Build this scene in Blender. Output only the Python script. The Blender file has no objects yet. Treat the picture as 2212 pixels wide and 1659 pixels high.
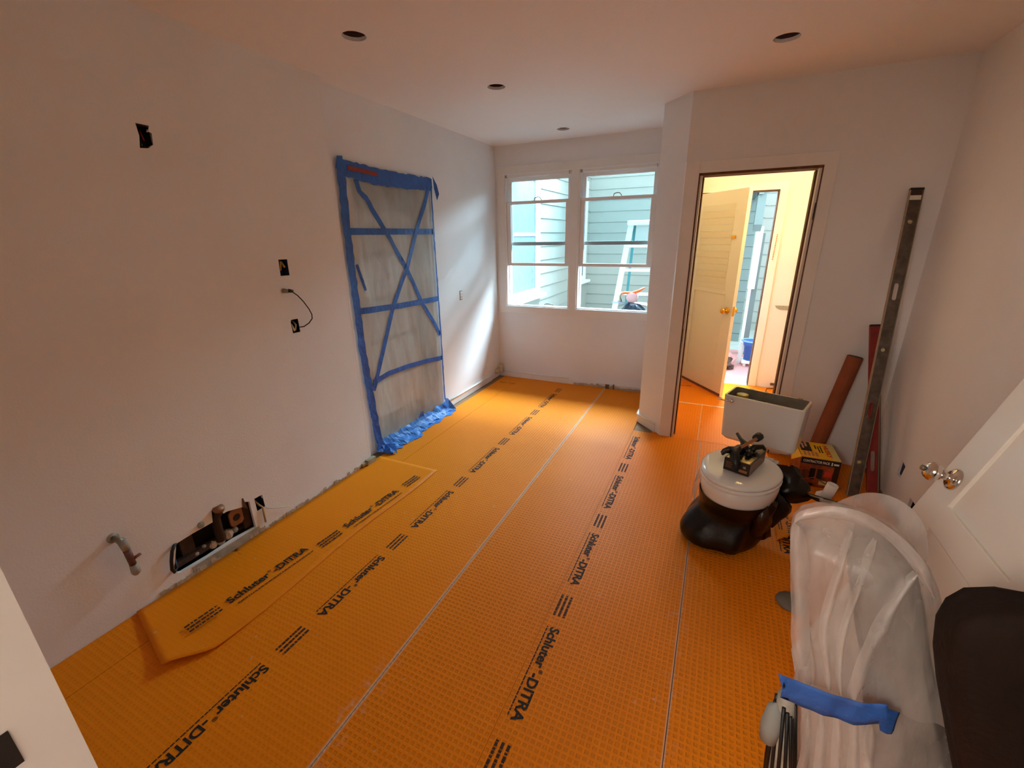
import bpy, bmesh, math, random
from mathutils import Vector, Matrix, noise
from mathutils.geometry import delaunay_2d_cdt
C = bpy.context.scene.collection
S = bpy.context.scene
PI = math.pi

# ------------------------------------------------------------ camera
F = 935.0
def rotm(rx, ry, rz):
    return Matrix.Rotation(rz, 3, 'Z') @ Matrix.Rotation(rx, 3, 'X') @ Matrix.Rotation(ry, 3, 'Y')
R = rotm(-.3270, .0165, .4408)
cam = bpy.data.cameras.new('camera'); co = bpy.data.objects.new('camera', cam); C.objects.link(co)
cam.sensor_fit = 'HORIZONTAL'; cam.sensor_width = 36; cam.lens = F / 2212 * 36; cam.clip_start = .01
M4 = Matrix.Identity(4)
for i in range(3):
    M4[i][0] = R[i][0]; M4[i][1] = R[i][2]; M4[i][2] = -R[i][1]
M4.translation = Vector((0, 0, 1.58))
co.matrix_world = M4
S.camera = co

# ------------------------------------------------------------ world, lamps, exposure
w = bpy.data.worlds.new('world'); S.world = w; w.use_nodes = True
bg = w.node_tree.nodes['Background']; bg.inputs[0].default_value = (.80, .95, 1, 1); bg.inputs[1].default_value = 1.3
S.view_settings.view_transform = 'Standard'; S.view_settings.look = 'None'
S.view_settings.gamma = 1; S.view_settings.use_curve_mapping = False
S.view_settings.exposure = 1.25
try:
    S.cycles.max_bounces = 14; S.cycles.diffuse_bounces = 8; S.cycles.transparent_max_bounces = 16
    S.cycles.sample_clamp_indirect = 6; S.cycles.caustics_reflective = False; S.cycles.caustics_refractive = False
except Exception: pass
def lamp(name, loc, col, watts, rad, label):
    l = bpy.data.lights.new(name, 'POINT'); l.color = col; l.energy = watts; l.shadow_soft_size = rad
    o = bpy.data.objects.new(name, l); C.objects.link(o); o.location = loc
    return o
lamp('hall_fill', (-.95, -1.5, 2.15), (1, .86, .74), 37, .25, '')          # unseen fill light added in the hall to brighten the room
lamp('laundry_lamp', (.55, 4.25, 2.22), (1, .71, .26), 12, .12, '')          # the lamp of the laundry room
wl = bpy.data.lights.new('window_daylight_boost', 'AREA'); wl.shape = 'RECTANGLE'; wl.size = 2.6; wl.size_y = 2.2; wl.energy = 215; wl.color = (.60, .84, 1); wl.spread = math.radians(85)
wo = bpy.data.objects.new('window_daylight_boost', wl); C.objects.link(wo); wo.location = (-.85, 6.2, 3.5)
wo.rotation_euler = (Vector((-1.25, 4.2, 1.35)) - Vector((-.85, 6.2, 3.5))).to_track_quat('-Z', 'Y').to_euler()   # area light added in the well to boost sky light through the window

# ------------------------------------------------------------ materials
def lin(h):
    h = h.lstrip('#'); c = [int(h[i:i + 2], 16) / 255 for i in (0, 2, 4)]
    return tuple((x / 12.92 if x <= .04045 else ((x + .055) / 1.055) ** 2.4) for x in c) + (1,)
def mat(name, col, rough=.6, metal=0, nscale=0, namt=0, bump=0, bscale=40, spec=.5, col2=None, coat=0):
    m = bpy.data.materials.new(name); m.use_nodes = True; nt = m.node_tree; b = nt.nodes['Principled BSDF']
    c = lin(col) if isinstance(col, str) else tuple(col) + (1,)
    b.inputs['Base Color'].default_value = c; b.inputs['Roughness'].default_value = rough; b.inputs['Metallic'].default_value = metal
    b.inputs['Specular IOR Level'].default_value = spec
    if coat: b.inputs['Coat Weight'].default_value = coat
    tc = nt.nodes.new('ShaderNodeTexCoord')
    if namt or col2:
        n = nt.nodes.new('ShaderNodeTexNoise'); n.inputs['Scale'].default_value = nscale or 8; n.inputs['Detail'].default_value = 5
        nt.links.new(tc.outputs['Object'], n.inputs['Vector'])
        mx = nt.nodes.new('ShaderNodeMix'); mx.data_type = 'RGBA'
        c2 = (lin(col2) if col2 else tuple(x * (1 - namt) for x in c[:3]) + (1,))
        mx.inputs[6].default_value = c; mx.inputs[7].default_value = c2
        rp = nt.nodes.new('ShaderNodeMapRange'); rp.inputs[1].default_value = .35; rp.inputs[2].default_value = .7
        nt.links.new(n.outputs[0], rp.inputs[0]); nt.links.new(rp.outputs[0], mx.inputs[0]); nt.links.new(mx.outputs[2], b.inputs['Base Color'])
    if bump:
        n2 = nt.nodes.new('ShaderNodeTexNoise'); n2.inputs['Scale'].default_value = bscale; n2.inputs['Detail'].default_value = 4
        nt.links.new(tc.outputs['Object'], n2.inputs['Vector'])
        bp = nt.nodes.new('ShaderNodeBump'); bp.inputs['Strength'].default_value = bump; bp.inputs['Distance'].default_value = .01
        nt.links.new(n2.outputs[0], bp.inputs['Height']); nt.links.new(bp.outputs[0], b.inputs['Normal'])
    return m
def film(name, col, opacity, rough=.35, bump=.6, bscale=9, gloss=.12):
    """thin plastic film: part clear, part milky (diffuse + translucent), part glossy"""
    m = bpy.data.materials.new(name); m.use_nodes = True; nt = m.node_tree; N = nt.nodes; Lk = nt.links
    N.remove(N['Principled BSDF']); out = N['Material Output']
    tc = N.new('ShaderNodeTexCoord'); n = N.new('ShaderNodeTexNoise'); n.inputs['Scale'].default_value = bscale; n.inputs['Detail'].default_value = 6
    mp = N.new('ShaderNodeMapping'); mp.inputs['Scale'].default_value = (1, 1, .35)
    Lk.new(tc.outputs['Object'], mp.inputs[0]); Lk.new(mp.outputs[0], n.inputs['Vector'])
    bp = N.new('ShaderNodeBump'); bp.inputs['Strength'].default_value = bump; bp.inputs['Distance'].default_value = .02; Lk.new(n.outputs[0], bp.inputs['Height'])
    d = N.new('ShaderNodeBsdfDiffuse'); t = N.new('ShaderNodeBsdfTranslucent'); g = N.new('ShaderNodeBsdfGlossy'); tr = N.new('ShaderNodeBsdfTransparent')
    for s in (d, t): s.inputs[0].default_value = lin(col)
    g.inputs['Roughness'].default_value = rough
    for s in (d, t, g): Lk.new(bp.outputs[0], s.inputs['Normal'])
    a = N.new('ShaderNodeMixShader'); a.inputs[0].default_value = .35; Lk.new(d.outputs[0], a.inputs[1]); Lk.new(t.outputs[0], a.inputs[2])
    b = N.new('ShaderNodeMixShader'); b.inputs[0].default_value = gloss; Lk.new(a.outputs[0], b.inputs[1]); Lk.new(g.outputs[0], b.inputs[2])
    mr = N.new('ShaderNodeMapRange'); mr.inputs[1].default_value = .3; mr.inputs[2].default_value = .7; mr.inputs[3].default_value = opacity - .12; mr.inputs[4].default_value = min(1, opacity + .12)
    Lk.new(n.outputs[0], mr.inputs[0])
    c = N.new('ShaderNodeMixShader'); Lk.new(mr.outputs[0], c.inputs[0]); Lk.new(tr.outputs[0], c.inputs[1]); Lk.new(b.outputs[0], c.inputs[2])
    Lk.new(c.outputs[0], out.inputs[0]); return m
def glass_mat(name, refl=.08, tint=(.93, .98, .99)):
    m = bpy.data.materials.new(name); m.use_nodes = True; nt = m.node_tree; N = nt.nodes; Lk = nt.links
    N.remove(N['Principled BSDF']); out = N['Material Output']
    tr = N.new('ShaderNodeBsdfTransparent'); tr.inputs[0].default_value = tint + (1,)
    g = N.new('ShaderNodeBsdfGlossy'); g.inputs['Roughness'].default_value = .02
    fr = N.new('ShaderNodeFresnel'); fr.inputs[0].default_value = 1.45
    c = N.new('ShaderNodeMixShader'); Lk.new(fr.outputs[0], c.inputs[0]); Lk.new(tr.outputs[0], c.inputs[1]); Lk.new(g.outputs[0], c.inputs[2])
    Lk.new(c.outputs[0], out.inputs[0]); return m
M = {}
M['wall'] = mat('white_wall_paint', (.80, .80, .80), .7, nscale=3, namt=.04, bump=.08, bscale=120)
M['ceil'] = mat('white_ceiling_paint', (.82, .78, .75), .8, bump=.1, bscale=90)
M['trim'] = mat('white_trim_paint', (.82, .80, .76), .35, nscale=6, namt=.05)
M['sash'] = mat('white_sash_paint', (.82, .80, .78), .35)
M['rawwood'] = mat('bare_wood', '#7a5636', .8, nscale=30, namt=.4)
M['darkwood'] = mat('dark_bare_jamb_wood', '#6b4326', .8, nscale=30, namt=.5)
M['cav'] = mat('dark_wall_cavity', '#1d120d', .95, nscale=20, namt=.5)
M['cavwood'] = mat('old_stud_wood', '#4b3428', .9, nscale=18, namt=.5, bump=.4)
M['black'] = mat('black_plastic', '#0c0b0b', .5)
M['bluebox'] = mat('blue_box_plastic', '#16264e', .5)
M['wirey'] = mat('yellow_wire_sheath', '#a88a4a', .5)
M['wirew'] = mat('cream_wire_sheath', '#c2b48e', .5)
M['cable'] = mat('dark_cable', '#241310', .5)
M['tape'] = mat('blue_painters_tape', '#2b559f', .55, nscale=14, col2='#2a63b8', bump=.5, bscale=40)
M['tapel'] = mat('light_blue_painters_tape', '#3d86cf', .5, nscale=14, col2='#2a66b4', bump=.5, bscale=40)
M['redtape'] = mat('red_zipper_tape', '#8e2f1d', .6)
M['white'] = mat('white_porcelain', (.74, .76, .75), .12, coat=.4)
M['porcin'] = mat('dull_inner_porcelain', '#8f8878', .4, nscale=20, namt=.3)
M['rimw'] = mat('cream_rim', '#d9d0b4', .4)
M['chrome'] = mat('chrome', (.75, .72, .68), .12, 1)
M['brass'] = mat('polished_brass', '#e0a63a', .18, 1)
M['dull'] = mat('dull_metal', '#8a8070', .45, .8)
M['bag'] = mat('black_bin_bag', '#0d0806', .34, bump=.5, bscale=14, spec=.35)
M['bagbr'] = mat('brown_translucent_bag', '#2a1206', .3, bump=.8, bscale=12)
M['brown'] = mat('dark_brown_upholstery', '#21140d', .8, nscale=4, namt=.5, bump=.3, bscale=60, spec=.2)
M['level'] = mat('worn_grey_level', '#4d443b', .45, .5, nscale=25, col2='#6d6258')
M['levedge'] = mat('pale_level_edge', '#a8957b', .5, .2, nscale=30, namt=.3)
M['red'] = mat('worn_red_paint', '#8d1a12', .5, nscale=20, col2='#74140f')
M['cardred'] = mat('reddish_brown_card', '#8f4a28', .8, nscale=10, namt=.2)
M['yellow'] = mat('yellow_print', '#e6b11f', .5)
M['yellow2'] = mat('pale_yellow_print', '#cfc075', .5)
M['redink'] = mat('red_ink', '#c8311c', .6)
M['blackink'] = mat('black_ink', '#17100c', .8)
M['whiteink'] = mat('white_ink', '#d8d4c4', .7)
M['orangeprint'] = mat('orange_picture_print', '#a64b14', .6, nscale=25, col2='#5c2410')
M['boxdk'] = mat('dark_brown_carton', '#2a1810', .4, nscale=20, namt=.3)
M['boxbr'] = mat('brown_carton_side', '#6d4a34', .35, nscale=20, namt=.3)
M['gold'] = mat('metallic_box_print', '#b09a6a', .25, .8, nscale=30, col2='#5a4630')
M['tan'] = mat('tan_label', '#9c6a40', .5)
M['glove'] = mat('black_nitrile', '#0c0a0b', .45, bump=.3, bscale=60)
M['paper'] = mat('white_paper', (.82, .78, .74), .6)
M['orangefoil'] = mat('orange_membrane_scrap', (.86, .245, .004), .5, nscale=10, namt=.15, spec=.1)
M['siding'] = mat('pale_green_siding_paint', (.42, .46, .43), .6, nscale=3, namt=.06)
M['sidingdk'] = mat('grey_green_paint_with_porch_shade', (.20, .27, .26), .6, nscale=3, namt=.1)  # darker tone paints the porch shade into the siding; porch roof shares it
M['extwhite'] = mat('white_exterior_paint', (.85, .88, .88), .5)
M['shade'] = mat('grey_blue_window_pane', (.20, .27, .32), .5, nscale=12, namt=.2)
M['ladder'] = mat('pale_aluminium', (.74, .78, .77), .4, .2)
M['ladteal'] = mat('teal_ladder_rail', '#3d8c93', .4)
M['orangeh'] = mat('orange_handle', '#f2601c', .4)
M['bagblue'] = mat('black_outdoor_bag', '#26323f', .28, bump=.6, bscale=12)
M['bucket'] = mat('blue_plastic', '#3d62b5', .4)
M['pink'] = mat('pink_tile', '#d39a9a', .6, nscale=5, namt=.1)
M['pinkp'] = mat('pink_paper', '#dba3a3', .7)
M['concrete'] = mat('pale_concrete', '#b9c4c0', .8, nscale=5, namt=.15)
M['cabwood'] = mat('brown_bag_paper', '#5a4236', .8, nscale=20, namt=.5)
M['rough'] = mat('rough_plaster_edge', '#c4ae94', .95, nscale=25, namt=.25, bump=.8, bscale=60)
M['copper'] = mat('copper_pipe', '#9c6a4a', .5, .5, nscale=20, namt=.3)
M['gwhite'] = mat('greyed_white_valve', '#a8a294', .5, nscale=30, namt=.3)
M['tube'] = mat('dark_pipe_iron', '#3a2a20', .7, .2)
M['glass'] = glass_mat('window_glass')
M['door'] = mat('white_door_paint', (.80, .77, .70), .3)
M['barrier'] = film('clear_barrier_film', '#d5d8d2', .58, .3, .8, 6, .10)
M['wrap'] = film('milky_plastic_wrap', '#e6e2de', .36, .38, .9, 13, .14)
M['wrap3'] = film('thin_milky_sheet', '#e6e2de', .20, .35, .9, 11, .16)
M['wrap2'] = film('milky_plastic_hem', '#eeeae6', .50, .35, .8, 16, .2)
M['greyfill'] = mat('grey_cloth_bundle', '#6e6358', .9, nscale=6, namt=.3)

# the orange uncoupling membrane: fine grid of square wells + thinset smears along the seams
def membrane(name, deep=1.0, seams=()):
    m = bpy.data.materials.new(name); m.use_nodes = True; nt = m.node_tree; N = nt.nodes; Lk = nt.links; b = N['Principled BSDF']
    b.inputs['Roughness'].default_value = .5; b.inputs['Specular IOR Level'].default_value = .12
    tc = N.new('ShaderNodeTexCoord'); sp = N.new('ShaderNodeSeparateXYZ'); Lk.new(tc.outputs['Object'], sp.inputs[0])
    def math_(op, a, bb=None, c=None):
        n = N.new('ShaderNodeMath'); n.operation = op
        for i, v in enumerate((a, bb, c)):
            if v is None: continue
            if isinstance(v, (int, float)): n.inputs[i].default_value = v
            else: Lk.new(v, n.inputs[i])
        return n.outputs[0]
    P = .0212
    def cell(s):
        f = math_('FRACT', math_('MULTIPLY', s, 1 / P)); d = math_('ABSOLUTE', math_('SUBTRACT', f, .5))
        return math_('SMOOTH_MIN', 1.0, math_('MULTIPLY', math_('MAXIMUM', math_('SUBTRACT', .34, d), 0), 9), .1)
    well = math_('MULTIPLY', cell(sp.outputs[0]), cell(sp.outputs[1]))
    wc = math_('MINIMUM', well, 1)
    n1 = N.new('ShaderNodeTexNoise'); n1.inputs['Scale'].default_value = 1.8; n1.inputs['Detail'].default_value = 3; Lk.new(tc.outputs['Object'], n1.inputs[0])
    n2 = N.new('ShaderNodeTexNoise'); n2.inputs['Scale'].default_value = 26; n2.inputs['Detail'].default_value = 6; Lk.new(tc.outputs['Object'], n2.inputs[0])
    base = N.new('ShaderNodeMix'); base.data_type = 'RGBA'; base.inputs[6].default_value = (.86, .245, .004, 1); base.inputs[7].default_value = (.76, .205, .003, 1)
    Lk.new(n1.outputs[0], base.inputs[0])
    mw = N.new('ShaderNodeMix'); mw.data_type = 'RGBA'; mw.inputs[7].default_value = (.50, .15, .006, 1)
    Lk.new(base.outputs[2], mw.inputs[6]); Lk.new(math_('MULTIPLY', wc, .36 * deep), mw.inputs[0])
    cur = mw.outputs[2]; lo = math_('MULTIPLY', wc, 0)
    dust = None
    for sx, wid in seams:
        d = math_('ABSOLUTE', math_('SUBTRACT', sp.outputs[0], sx))
        core = math_('MAXIMUM', math_('SUBTRACT', 1, math_('MULTIPLY', d, 1 / wid)), 0)
        blot = math_('MAXIMUM', math_('MULTIPLY', math_('SUBTRACT', n2.outputs[0], .53), 6), 0)
        n3 = N.new('ShaderNodeTexNoise'); n3.inputs['Scale'].default_value = 2.4; Lk.new(tc.outputs['Object'], n3.inputs[0])
        gate = math_('MAXIMUM', math_('MULTIPLY', math_('SUBTRACT', n3.outputs[0], .42), 5), 0)
        wide = math_('MULTIPLY', math_('MULTIPLY', math_('MAXIMUM', math_('SUBTRACT', 1, math_('MULTIPLY', d, 1 / .06)), 0), blot), gate)
        t = math_('MINIMUM', math_('ADD', math_('MULTIPLY', core, 1.0), math_('MULTIPLY', wide, .4)), .8)
        dust = t if dust is None else math_('MAXIMUM', dust, t)
    spk = math_('MINIMUM', math_('MAXIMUM', math_('MULTIPLY', math_('SUBTRACT', n2.outputs[0], .70), 8), 0), .4)
    dust = spk if dust is None else math_('MAXIMUM', dust, spk)
    md = N.new('ShaderNodeMix'); md.data_type = 'RGBA'; md.inputs[7].default_value = (.62, .52, .42, 1); Lk.new(cur, md.inputs[6]); Lk.new(dust, md.inputs[0])
    Lk.new(md.outputs[2], b.inputs['Base Color'])
    bp = N.new('ShaderNodeBump'); bp.inputs['Strength'].default_value = .75 * deep; bp.inputs['Distance'].default_value = .0025; bp.invert = True
    Lk.new(wc, bp.inputs['Height']); Lk.new(bp.outputs[0], b.inputs['Normal'])
    return m

# ------------------------------------------------------------ mesh helpers
class MB:
    def __init__(s): s.v = []; s.f = []
    def add(s, vs, fs):
        o = len(s.v); s.v += [tuple(v) for v in vs]; s.f += [tuple(o + i for i in f) for f in fs]; return s
    def box(s, a, b, m=None):
        x0, y0, z0 = a; x1, y1, z1 = b
        vs = [(x0, y0, z0), (x1, y0, z0), (x1, y1, z0), (x0, y1, z0), (x0, y0, z1), (x1, y0, z1), (x1, y1, z1), (x0, y1, z1)]
        if m is not None: vs = [tuple(m @ Vector(v)) for v in vs]
        return s.add(vs, [(0, 3, 2, 1), (4, 5, 6, 7), (0, 1, 5, 4), (1, 2, 6, 5), (2, 3, 7, 6), (3, 0, 4, 7)])
    def prism(s, pts, z0, z1, m=None):
        n = len(pts); vs = [(p[0], p[1], z0) for p in pts] + [(p[0], p[1], z1) for p in pts]
        if m is not None: vs = [tuple(m @ Vector(v)) for v in vs]
        return s.add(vs, [tuple(reversed(range(n))), tuple(range(n, 2 * n))] + [(i, (i + 1) % n, n + (i + 1) % n, n + i) for i in range(n)])
    def tube(s, pts, r, n=8, cap=True):
        pts = [Vector(p) for p in pts]; rs = r if isinstance(r, (list, tuple)) else [r] * len(pts)
        vs = []; up = None
        for i, p in enumerate(pts):
            t = (pts[min(i + 1, len(pts) - 1)] - pts[max(i - 1, 0)]).normalized()
            if up is None: up = Vector((0, 0, 1)) if abs(t.z) < .9 else Vector((1, 0, 0))
            a = t.cross(up).normalized(); up = a.cross(t).normalized()
            for k in range(n):
                q = 2 * PI * k / n; vs.append(p + (a * math.cos(q) + up * math.sin(q)) * rs[i])
        fs = [(i * n + k, i * n + (k + 1) % n, (i + 1) * n + (k + 1) % n, (i + 1) * n + k) for i in range(len(pts) - 1) for k in range(n)]
        if cap: fs += [tuple(reversed(range(n))), tuple(range((len(pts) - 1) * n, len(pts) * n))]
        return s.add(vs, fs)
    def lathe(s, prof, n=24, m=None, sx=1, sy=1, cap=True):
        vs = [(r * math.cos(2 * PI * k / n) * sx, r * math.sin(2 * PI * k / n) * sy, z) for r, z in prof for k in range(n)]
        if m is not None: vs = [tuple(m @ Vector(v)) for v in vs]
        fs = [(i * n + k, i * n + (k + 1) % n, (i + 1) * n + (k + 1) % n, (i + 1) * n + k) for i in range(len(prof) - 1) for k in range(n)]
        if cap: fs += [tuple(reversed(range(n))), tuple(range((len(prof) - 1) * n, len(prof) * n))]
        return s.add(vs, fs)
    def rings(s, rings, cap0=True, cap1=True):
        n = len(rings[0]); vs = [p for r in rings for p in r]
        fs = [(i * n + k, i * n + (k + 1) % n, (i + 1) * n + (k + 1) % n, (i + 1) * n + k) for i in range(len(rings) - 1) for k in range(n)]
        if cap0: fs.append(tuple(reversed(range(n))))
        if cap1: fs.append(tuple(range((len(rings) - 1) * n, len(rings) * n)))
        return s.add(vs, fs)
    def grid(s, fn, nu, nv):
        vs = [fn(i / nu, j / nv) for j in range(nv + 1) for i in range(nu + 1)]
        return s.add(vs, [(j * (nu + 1) + i, j * (nu + 1) + i + 1, (j + 1) * (nu + 1) + i + 1, (j + 1) * (nu + 1) + i) for j in range(nv) for i in range(nu)])
    def build(s, name, m, parent=None, smooth=False, bevel=0, solid=0, sub=0, fixn=False, loc=None):
        me = bpy.data.meshes.new(name); 
        vs = s.v
        if loc is not None: vs = [(v[0] - loc[0], v[1] - loc[1], v[2] - loc[2]) for v in vs]
        me.from_pydata(vs, [], s.f); me.update()
        o = bpy.data.objects.new(name, me); C.objects.link(o)
        if loc is not None: o.location = loc
        me.materials.append(m)
        bm = bmesh.new(); bm.from_mesh(me); bmesh.ops.recalc_face_normals(bm, faces=bm.faces); bm.to_mesh(me); bm.free()
        if parent is not None:
            o.parent = parent
            o.matrix_parent_inverse = parent_world(parent).inverted()
        if solid:
            md = o.modifiers.new('s', 'SOLIDIFY'); md.thickness = solid; md.offset = 0
        if sub:
            md = o.modifiers.new('u', 'SUBSURF'); md.levels = sub; md.render_levels = sub
        if bevel:
            md = o.modifiers.new('b', 'BEVEL'); md.width = bevel; md.segments = 2; md.limit_method = 'ANGLE'; md.angle_limit = .6
        if smooth:
            for p in me.polygons: p.use_smooth = True
        return o
def parent_world(p):
    mw = Matrix.LocRotScale(p.location, p.rotation_euler, p.scale)
    if p.parent is not None: mw = parent_world(p.parent) @ p.matrix_parent_inverse @ mw
    return mw
def tag(o, label, cat, group=None):
    o['label'] = label; o['category'] = cat
    if group: o['group'] = group
    return o
def thing(name, label, cat, loc=(0, 0, 0), rz=0, group=None):
    o = bpy.data.objects.new(name, None); C.objects.link(o); o.location = loc; o.rotation_euler = (0, 0, rz); o.empty_display_size = .05
    return tag(o, label, cat, group)
def struct(o): o['kind'] = 'structure'; return o
def inside(p, poly):
    c = False; n = len(poly)
    for i in range(n):
        a, b = poly[i], poly[i - 1]
        if (a[1] > p[1]) != (b[1] > p[1]) and p[0] < (b[0] - a[0]) * (p[1] - a[1]) / (b[1] - a[1]) + a[0]: c = not c
    return c
def plate(outer, holes, fn, th, mb=None):
    """flat plate with holes; fn(u, v, d) -> point, d = depth behind the face"""
    vs = []; es = []
    for lp in [outer] + holes:
        o = len(vs); vs += [Vector(p) for p in lp]; es += [(o + i, o + (i + 1) % len(lp)) for i in range(len(lp))]
    r = delaunay_2d_cdt(vs, es, [], 0, 1e-6)
    V, Fc = r[0], r[2]; keep = []
    for f in Fc:
        c = sum((V[i] for i in f), Vector((0, 0))) / len(f)
        if inside(c, outer) and not any(inside(c, h) for h in holes): keep.append(tuple(f))
    mb = mb or MB(); n = len(V)
    fs = keep + [tuple(i + n for i in reversed(f)) for f in keep]
    cnt = {}
    for f in keep:
        for i in range(len(f)):
            a, b = f[i], f[(i + 1) % len(f)]; k = (min(a, b), max(a, b)); cnt.setdefault(k, []).append((a, b))
    for k, l in cnt.items():
        if len(l) == 1: a, b = l[0]; fs.append((b, a, a + n, b + n))
    mb.add([fn(v[0], v[1], 0) for v in V] + [fn(v[0], v[1], th) for v in V], fs); return mb
def rect(a, b, c, d): return [(a, c), (b, c), (b, d), (a, d)]
def circ(x, y, r, n=28, j=0, seed=0):
    rnd = random.Random(seed); return [(x + (r + rnd.uniform(-j, j)) * math.cos(2 * PI * k / n), y + (r + rnd.uniform(-j, j)) * math.sin(2 * PI * k / n)) for k in range(n)]
def ribbon(pts, w, perp, off=0, jag=0, seed=1):
    """flat strip of tape along pts, width w in direction perp(i)"""
    pass
def text_mesh(txt, size, bold=0.0, spacing=1.0):
    cu = bpy.data.curves.new('t', 'FONT'); cu.body = txt; cu.size = size; cu.offset = bold; cu.space_character = spacing; cu.resolution_u = 3
    cu.extrude = 0
    o = bpy.data.objects.new('t', cu); C.objects.link(o)
    dg = bpy.context.evaluated_depsgraph_get(); me = bpy.data.meshes.new_from_object(o.evaluated_get(dg))
    bpy.data.objects.remove(o); bpy.data.curves.remove(cu); return me
def join_text(parts):
    vs = []; fs = []; x = 0
    for txt, size, bold, dy in parts:
        me = text_mesh(txt, size, bold); o = len(vs); x0 = min(v.co.x for v in me.vertices); x1 = max(v.co.x for v in me.vertices)
        vs += [(v.co.x - x0 + x, v.co.y + dy, 0) for v in me.vertices]; fs += [tuple(o + i for i in p.vertices) for p in me.polygons]; x += x1 - x0 + .0035
        bpy.data.meshes.remove(me)
    me = bpy.data.meshes.new('lettering'); me.from_pydata(vs, [], fs); me.update(); return me
def put_text(name, me, m, mx, parent, fit=None, label=None):
    """fit = (width, height) in metres along local x, y"""
    me = me.copy(); xs = [v.co.x for v in me.vertices]; ys = [v.co.y for v in me.vertices]
    if fit:
        sx = fit[0] / (max(xs) - min(xs)); sy = fit[1] / (max(ys) - min(ys))
        for v in me.vertices: v.co.x = (v.co.x - min(xs)) * sx; v.co.y = (v.co.y - min(ys)) * sy
    me.materials.clear(); me.materials.append(m)
    o = bpy.data.objects.new(name, me); C.objects.link(o)
    if parent is not None: o.parent = parent; o.matrix_parent_inverse = parent_world(parent).inverted()
    o.matrix_basis = mx; return o
rnd = random.Random(7)

# ============================================================ SETTING
H = 2.465; XL = -2.198; XF = -2.265; YW = 4.47; YD = 3.494; YB = 5.16; XR = 1.11
# floor slab
struct(MB().box((-2.6, -2.6, -.08), (2.2, 5.34, -.006)).build('floor', mat('plywood_subfloor', '#8d6b48', .8, nscale=6, namt=.2)))
# ceiling with four round lamp holes
cans = [(-1.656, 1.872, .055), (-1.401, 2.812, .056), (-1.391, 4.08, .055), (.154, 2.828, .058)]
struct(plate(rect(-2.6, 2.2, -2.6, 5.34), [circ(x, y, r, 28, .0015, i) for i, (x, y, r) in enumerate(cans)], lambda u, v, d: (u, v, H + d), .016).build('ceiling', M['ceil']))
canlab = ['dark round lamp hole in the ceiling, left one of the two nearest the camera', 'dark round lamp hole in the middle of the ceiling row toward the window',
          'small dark round lamp hole in the ceiling close to the window wall', 'dark round lamp hole in the ceiling above the laundry doorway wall']
M['can'] = mat('rusty_brown_can_inside', '#4a1f16', .6, nscale=20, namt=.3)
for (x, y, r), lb in zip(cans, canlab):
    t = thing('lamp_housing', lb, 'ceiling fixture', (x, y, H), group='empty recessed lamp holes in the ceiling')
    MB().lathe([(r + .006, .017), (r + .006, .14), (.01, .142)], 28, Matrix.Translation((x, y, H)), cap=False).build('housing_can', M['can'], t, smooth=True, solid=.002)
    MB().box((x - .02, y - .012, H + .09), (x + .02, y + .012, H + .135)).build('socket_bracket', M['black'], t)
    MB().tube([(x, y, H + .1), (x + .015, y + .01, H + .07), (x - .01, y + .02, H + .06)], .004, 6).build('wire', M['wirew'], t, smooth=True)

# left wall, near part, with its cut-outs
hole = [(0.839, 0.068), (0.839, 0.124), (0.868, 0.217), (0.945, 0.222), (1.041, 0.222), (1.05, .285), (1.098, .285), (1.10, .236), (1.121, 0.236), (1.202, 0.212), (1.215, .235), (1.241, 0.222), (1.242, 0.054), (1.111, 0.064), (0.977, 0.058), (0.854, 0.062)]
swh = [(1.160, 2.038), (1.209, 2.037), (1.201, 2.015), (1.212, 2.009), (1.207, 1.967), (1.185, 1.95), (1.154, 1.947), (1.163, 1.992)]
o1 = [(1.69, 1.484), (1.747, 1.483), (1.745, 1.396), (1.687, 1.396)]
o3 = [(1.702, 1.151), (1.748, 1.150), (1.750, 1.12), (1.751, 1.071), (1.699, 1.071), (1.697, 1.136)]
o2 = [(1.269, .222), (1.317, .221), (1.320, .141), (1.270, .140)]
valveh = circ(.665, .40, .018, 12)
struct(plate(rect(.068, 2.165, 0, H), [hole, swh, o1, o3, o2, valveh], lambda u, v, d: (XL - d, u, v), .016).build('wall_left', M['wall']))
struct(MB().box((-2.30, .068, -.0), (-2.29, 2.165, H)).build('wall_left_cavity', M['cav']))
struct(MB().box((-2.29, 2.150, 0), (XL + .0004, 2.166, H)).build('wall_left_return', M['wall']))
struct(MB().box((-2.40, 2.149, 0), (-2.20, 2.164, H)).build('wall_left_stud', M['wall']))
# left wall, far part, with the doorway behind the barrier
struct(plate(rect(2.165, 4.59, 0, H), [rect(2.37, 3.20, .001, 1.98), rect(3.640, 3.692, 1.005, 1.095)], lambda u, v, d: (XF - d, u, v), .13).build('wall_left_far', M['wall']))
# door seen through the barrier film
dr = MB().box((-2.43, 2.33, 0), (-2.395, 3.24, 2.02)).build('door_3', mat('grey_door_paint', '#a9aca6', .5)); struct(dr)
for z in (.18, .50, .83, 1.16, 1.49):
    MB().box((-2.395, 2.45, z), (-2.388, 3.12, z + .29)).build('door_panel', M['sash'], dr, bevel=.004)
# far window wall
struct(plate(rect(-2.265, -.36, 0, H), [rect(-2.165, -.585, .835, 2.20)], lambda u, v, d: (u, YW + d, v), .13).build('wall_back', M['wall']))
# slanted partition end and laundry left wall
struct(MB().prism([(-.503, YW), (-.503, 3.70), (-.300, YD), (-.215, YD), (-.215, 3.61), (-.36, 3.75), (-.36, YB), (-.503, YB)], 0, H).build('wall_partition', M['wall']))
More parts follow.
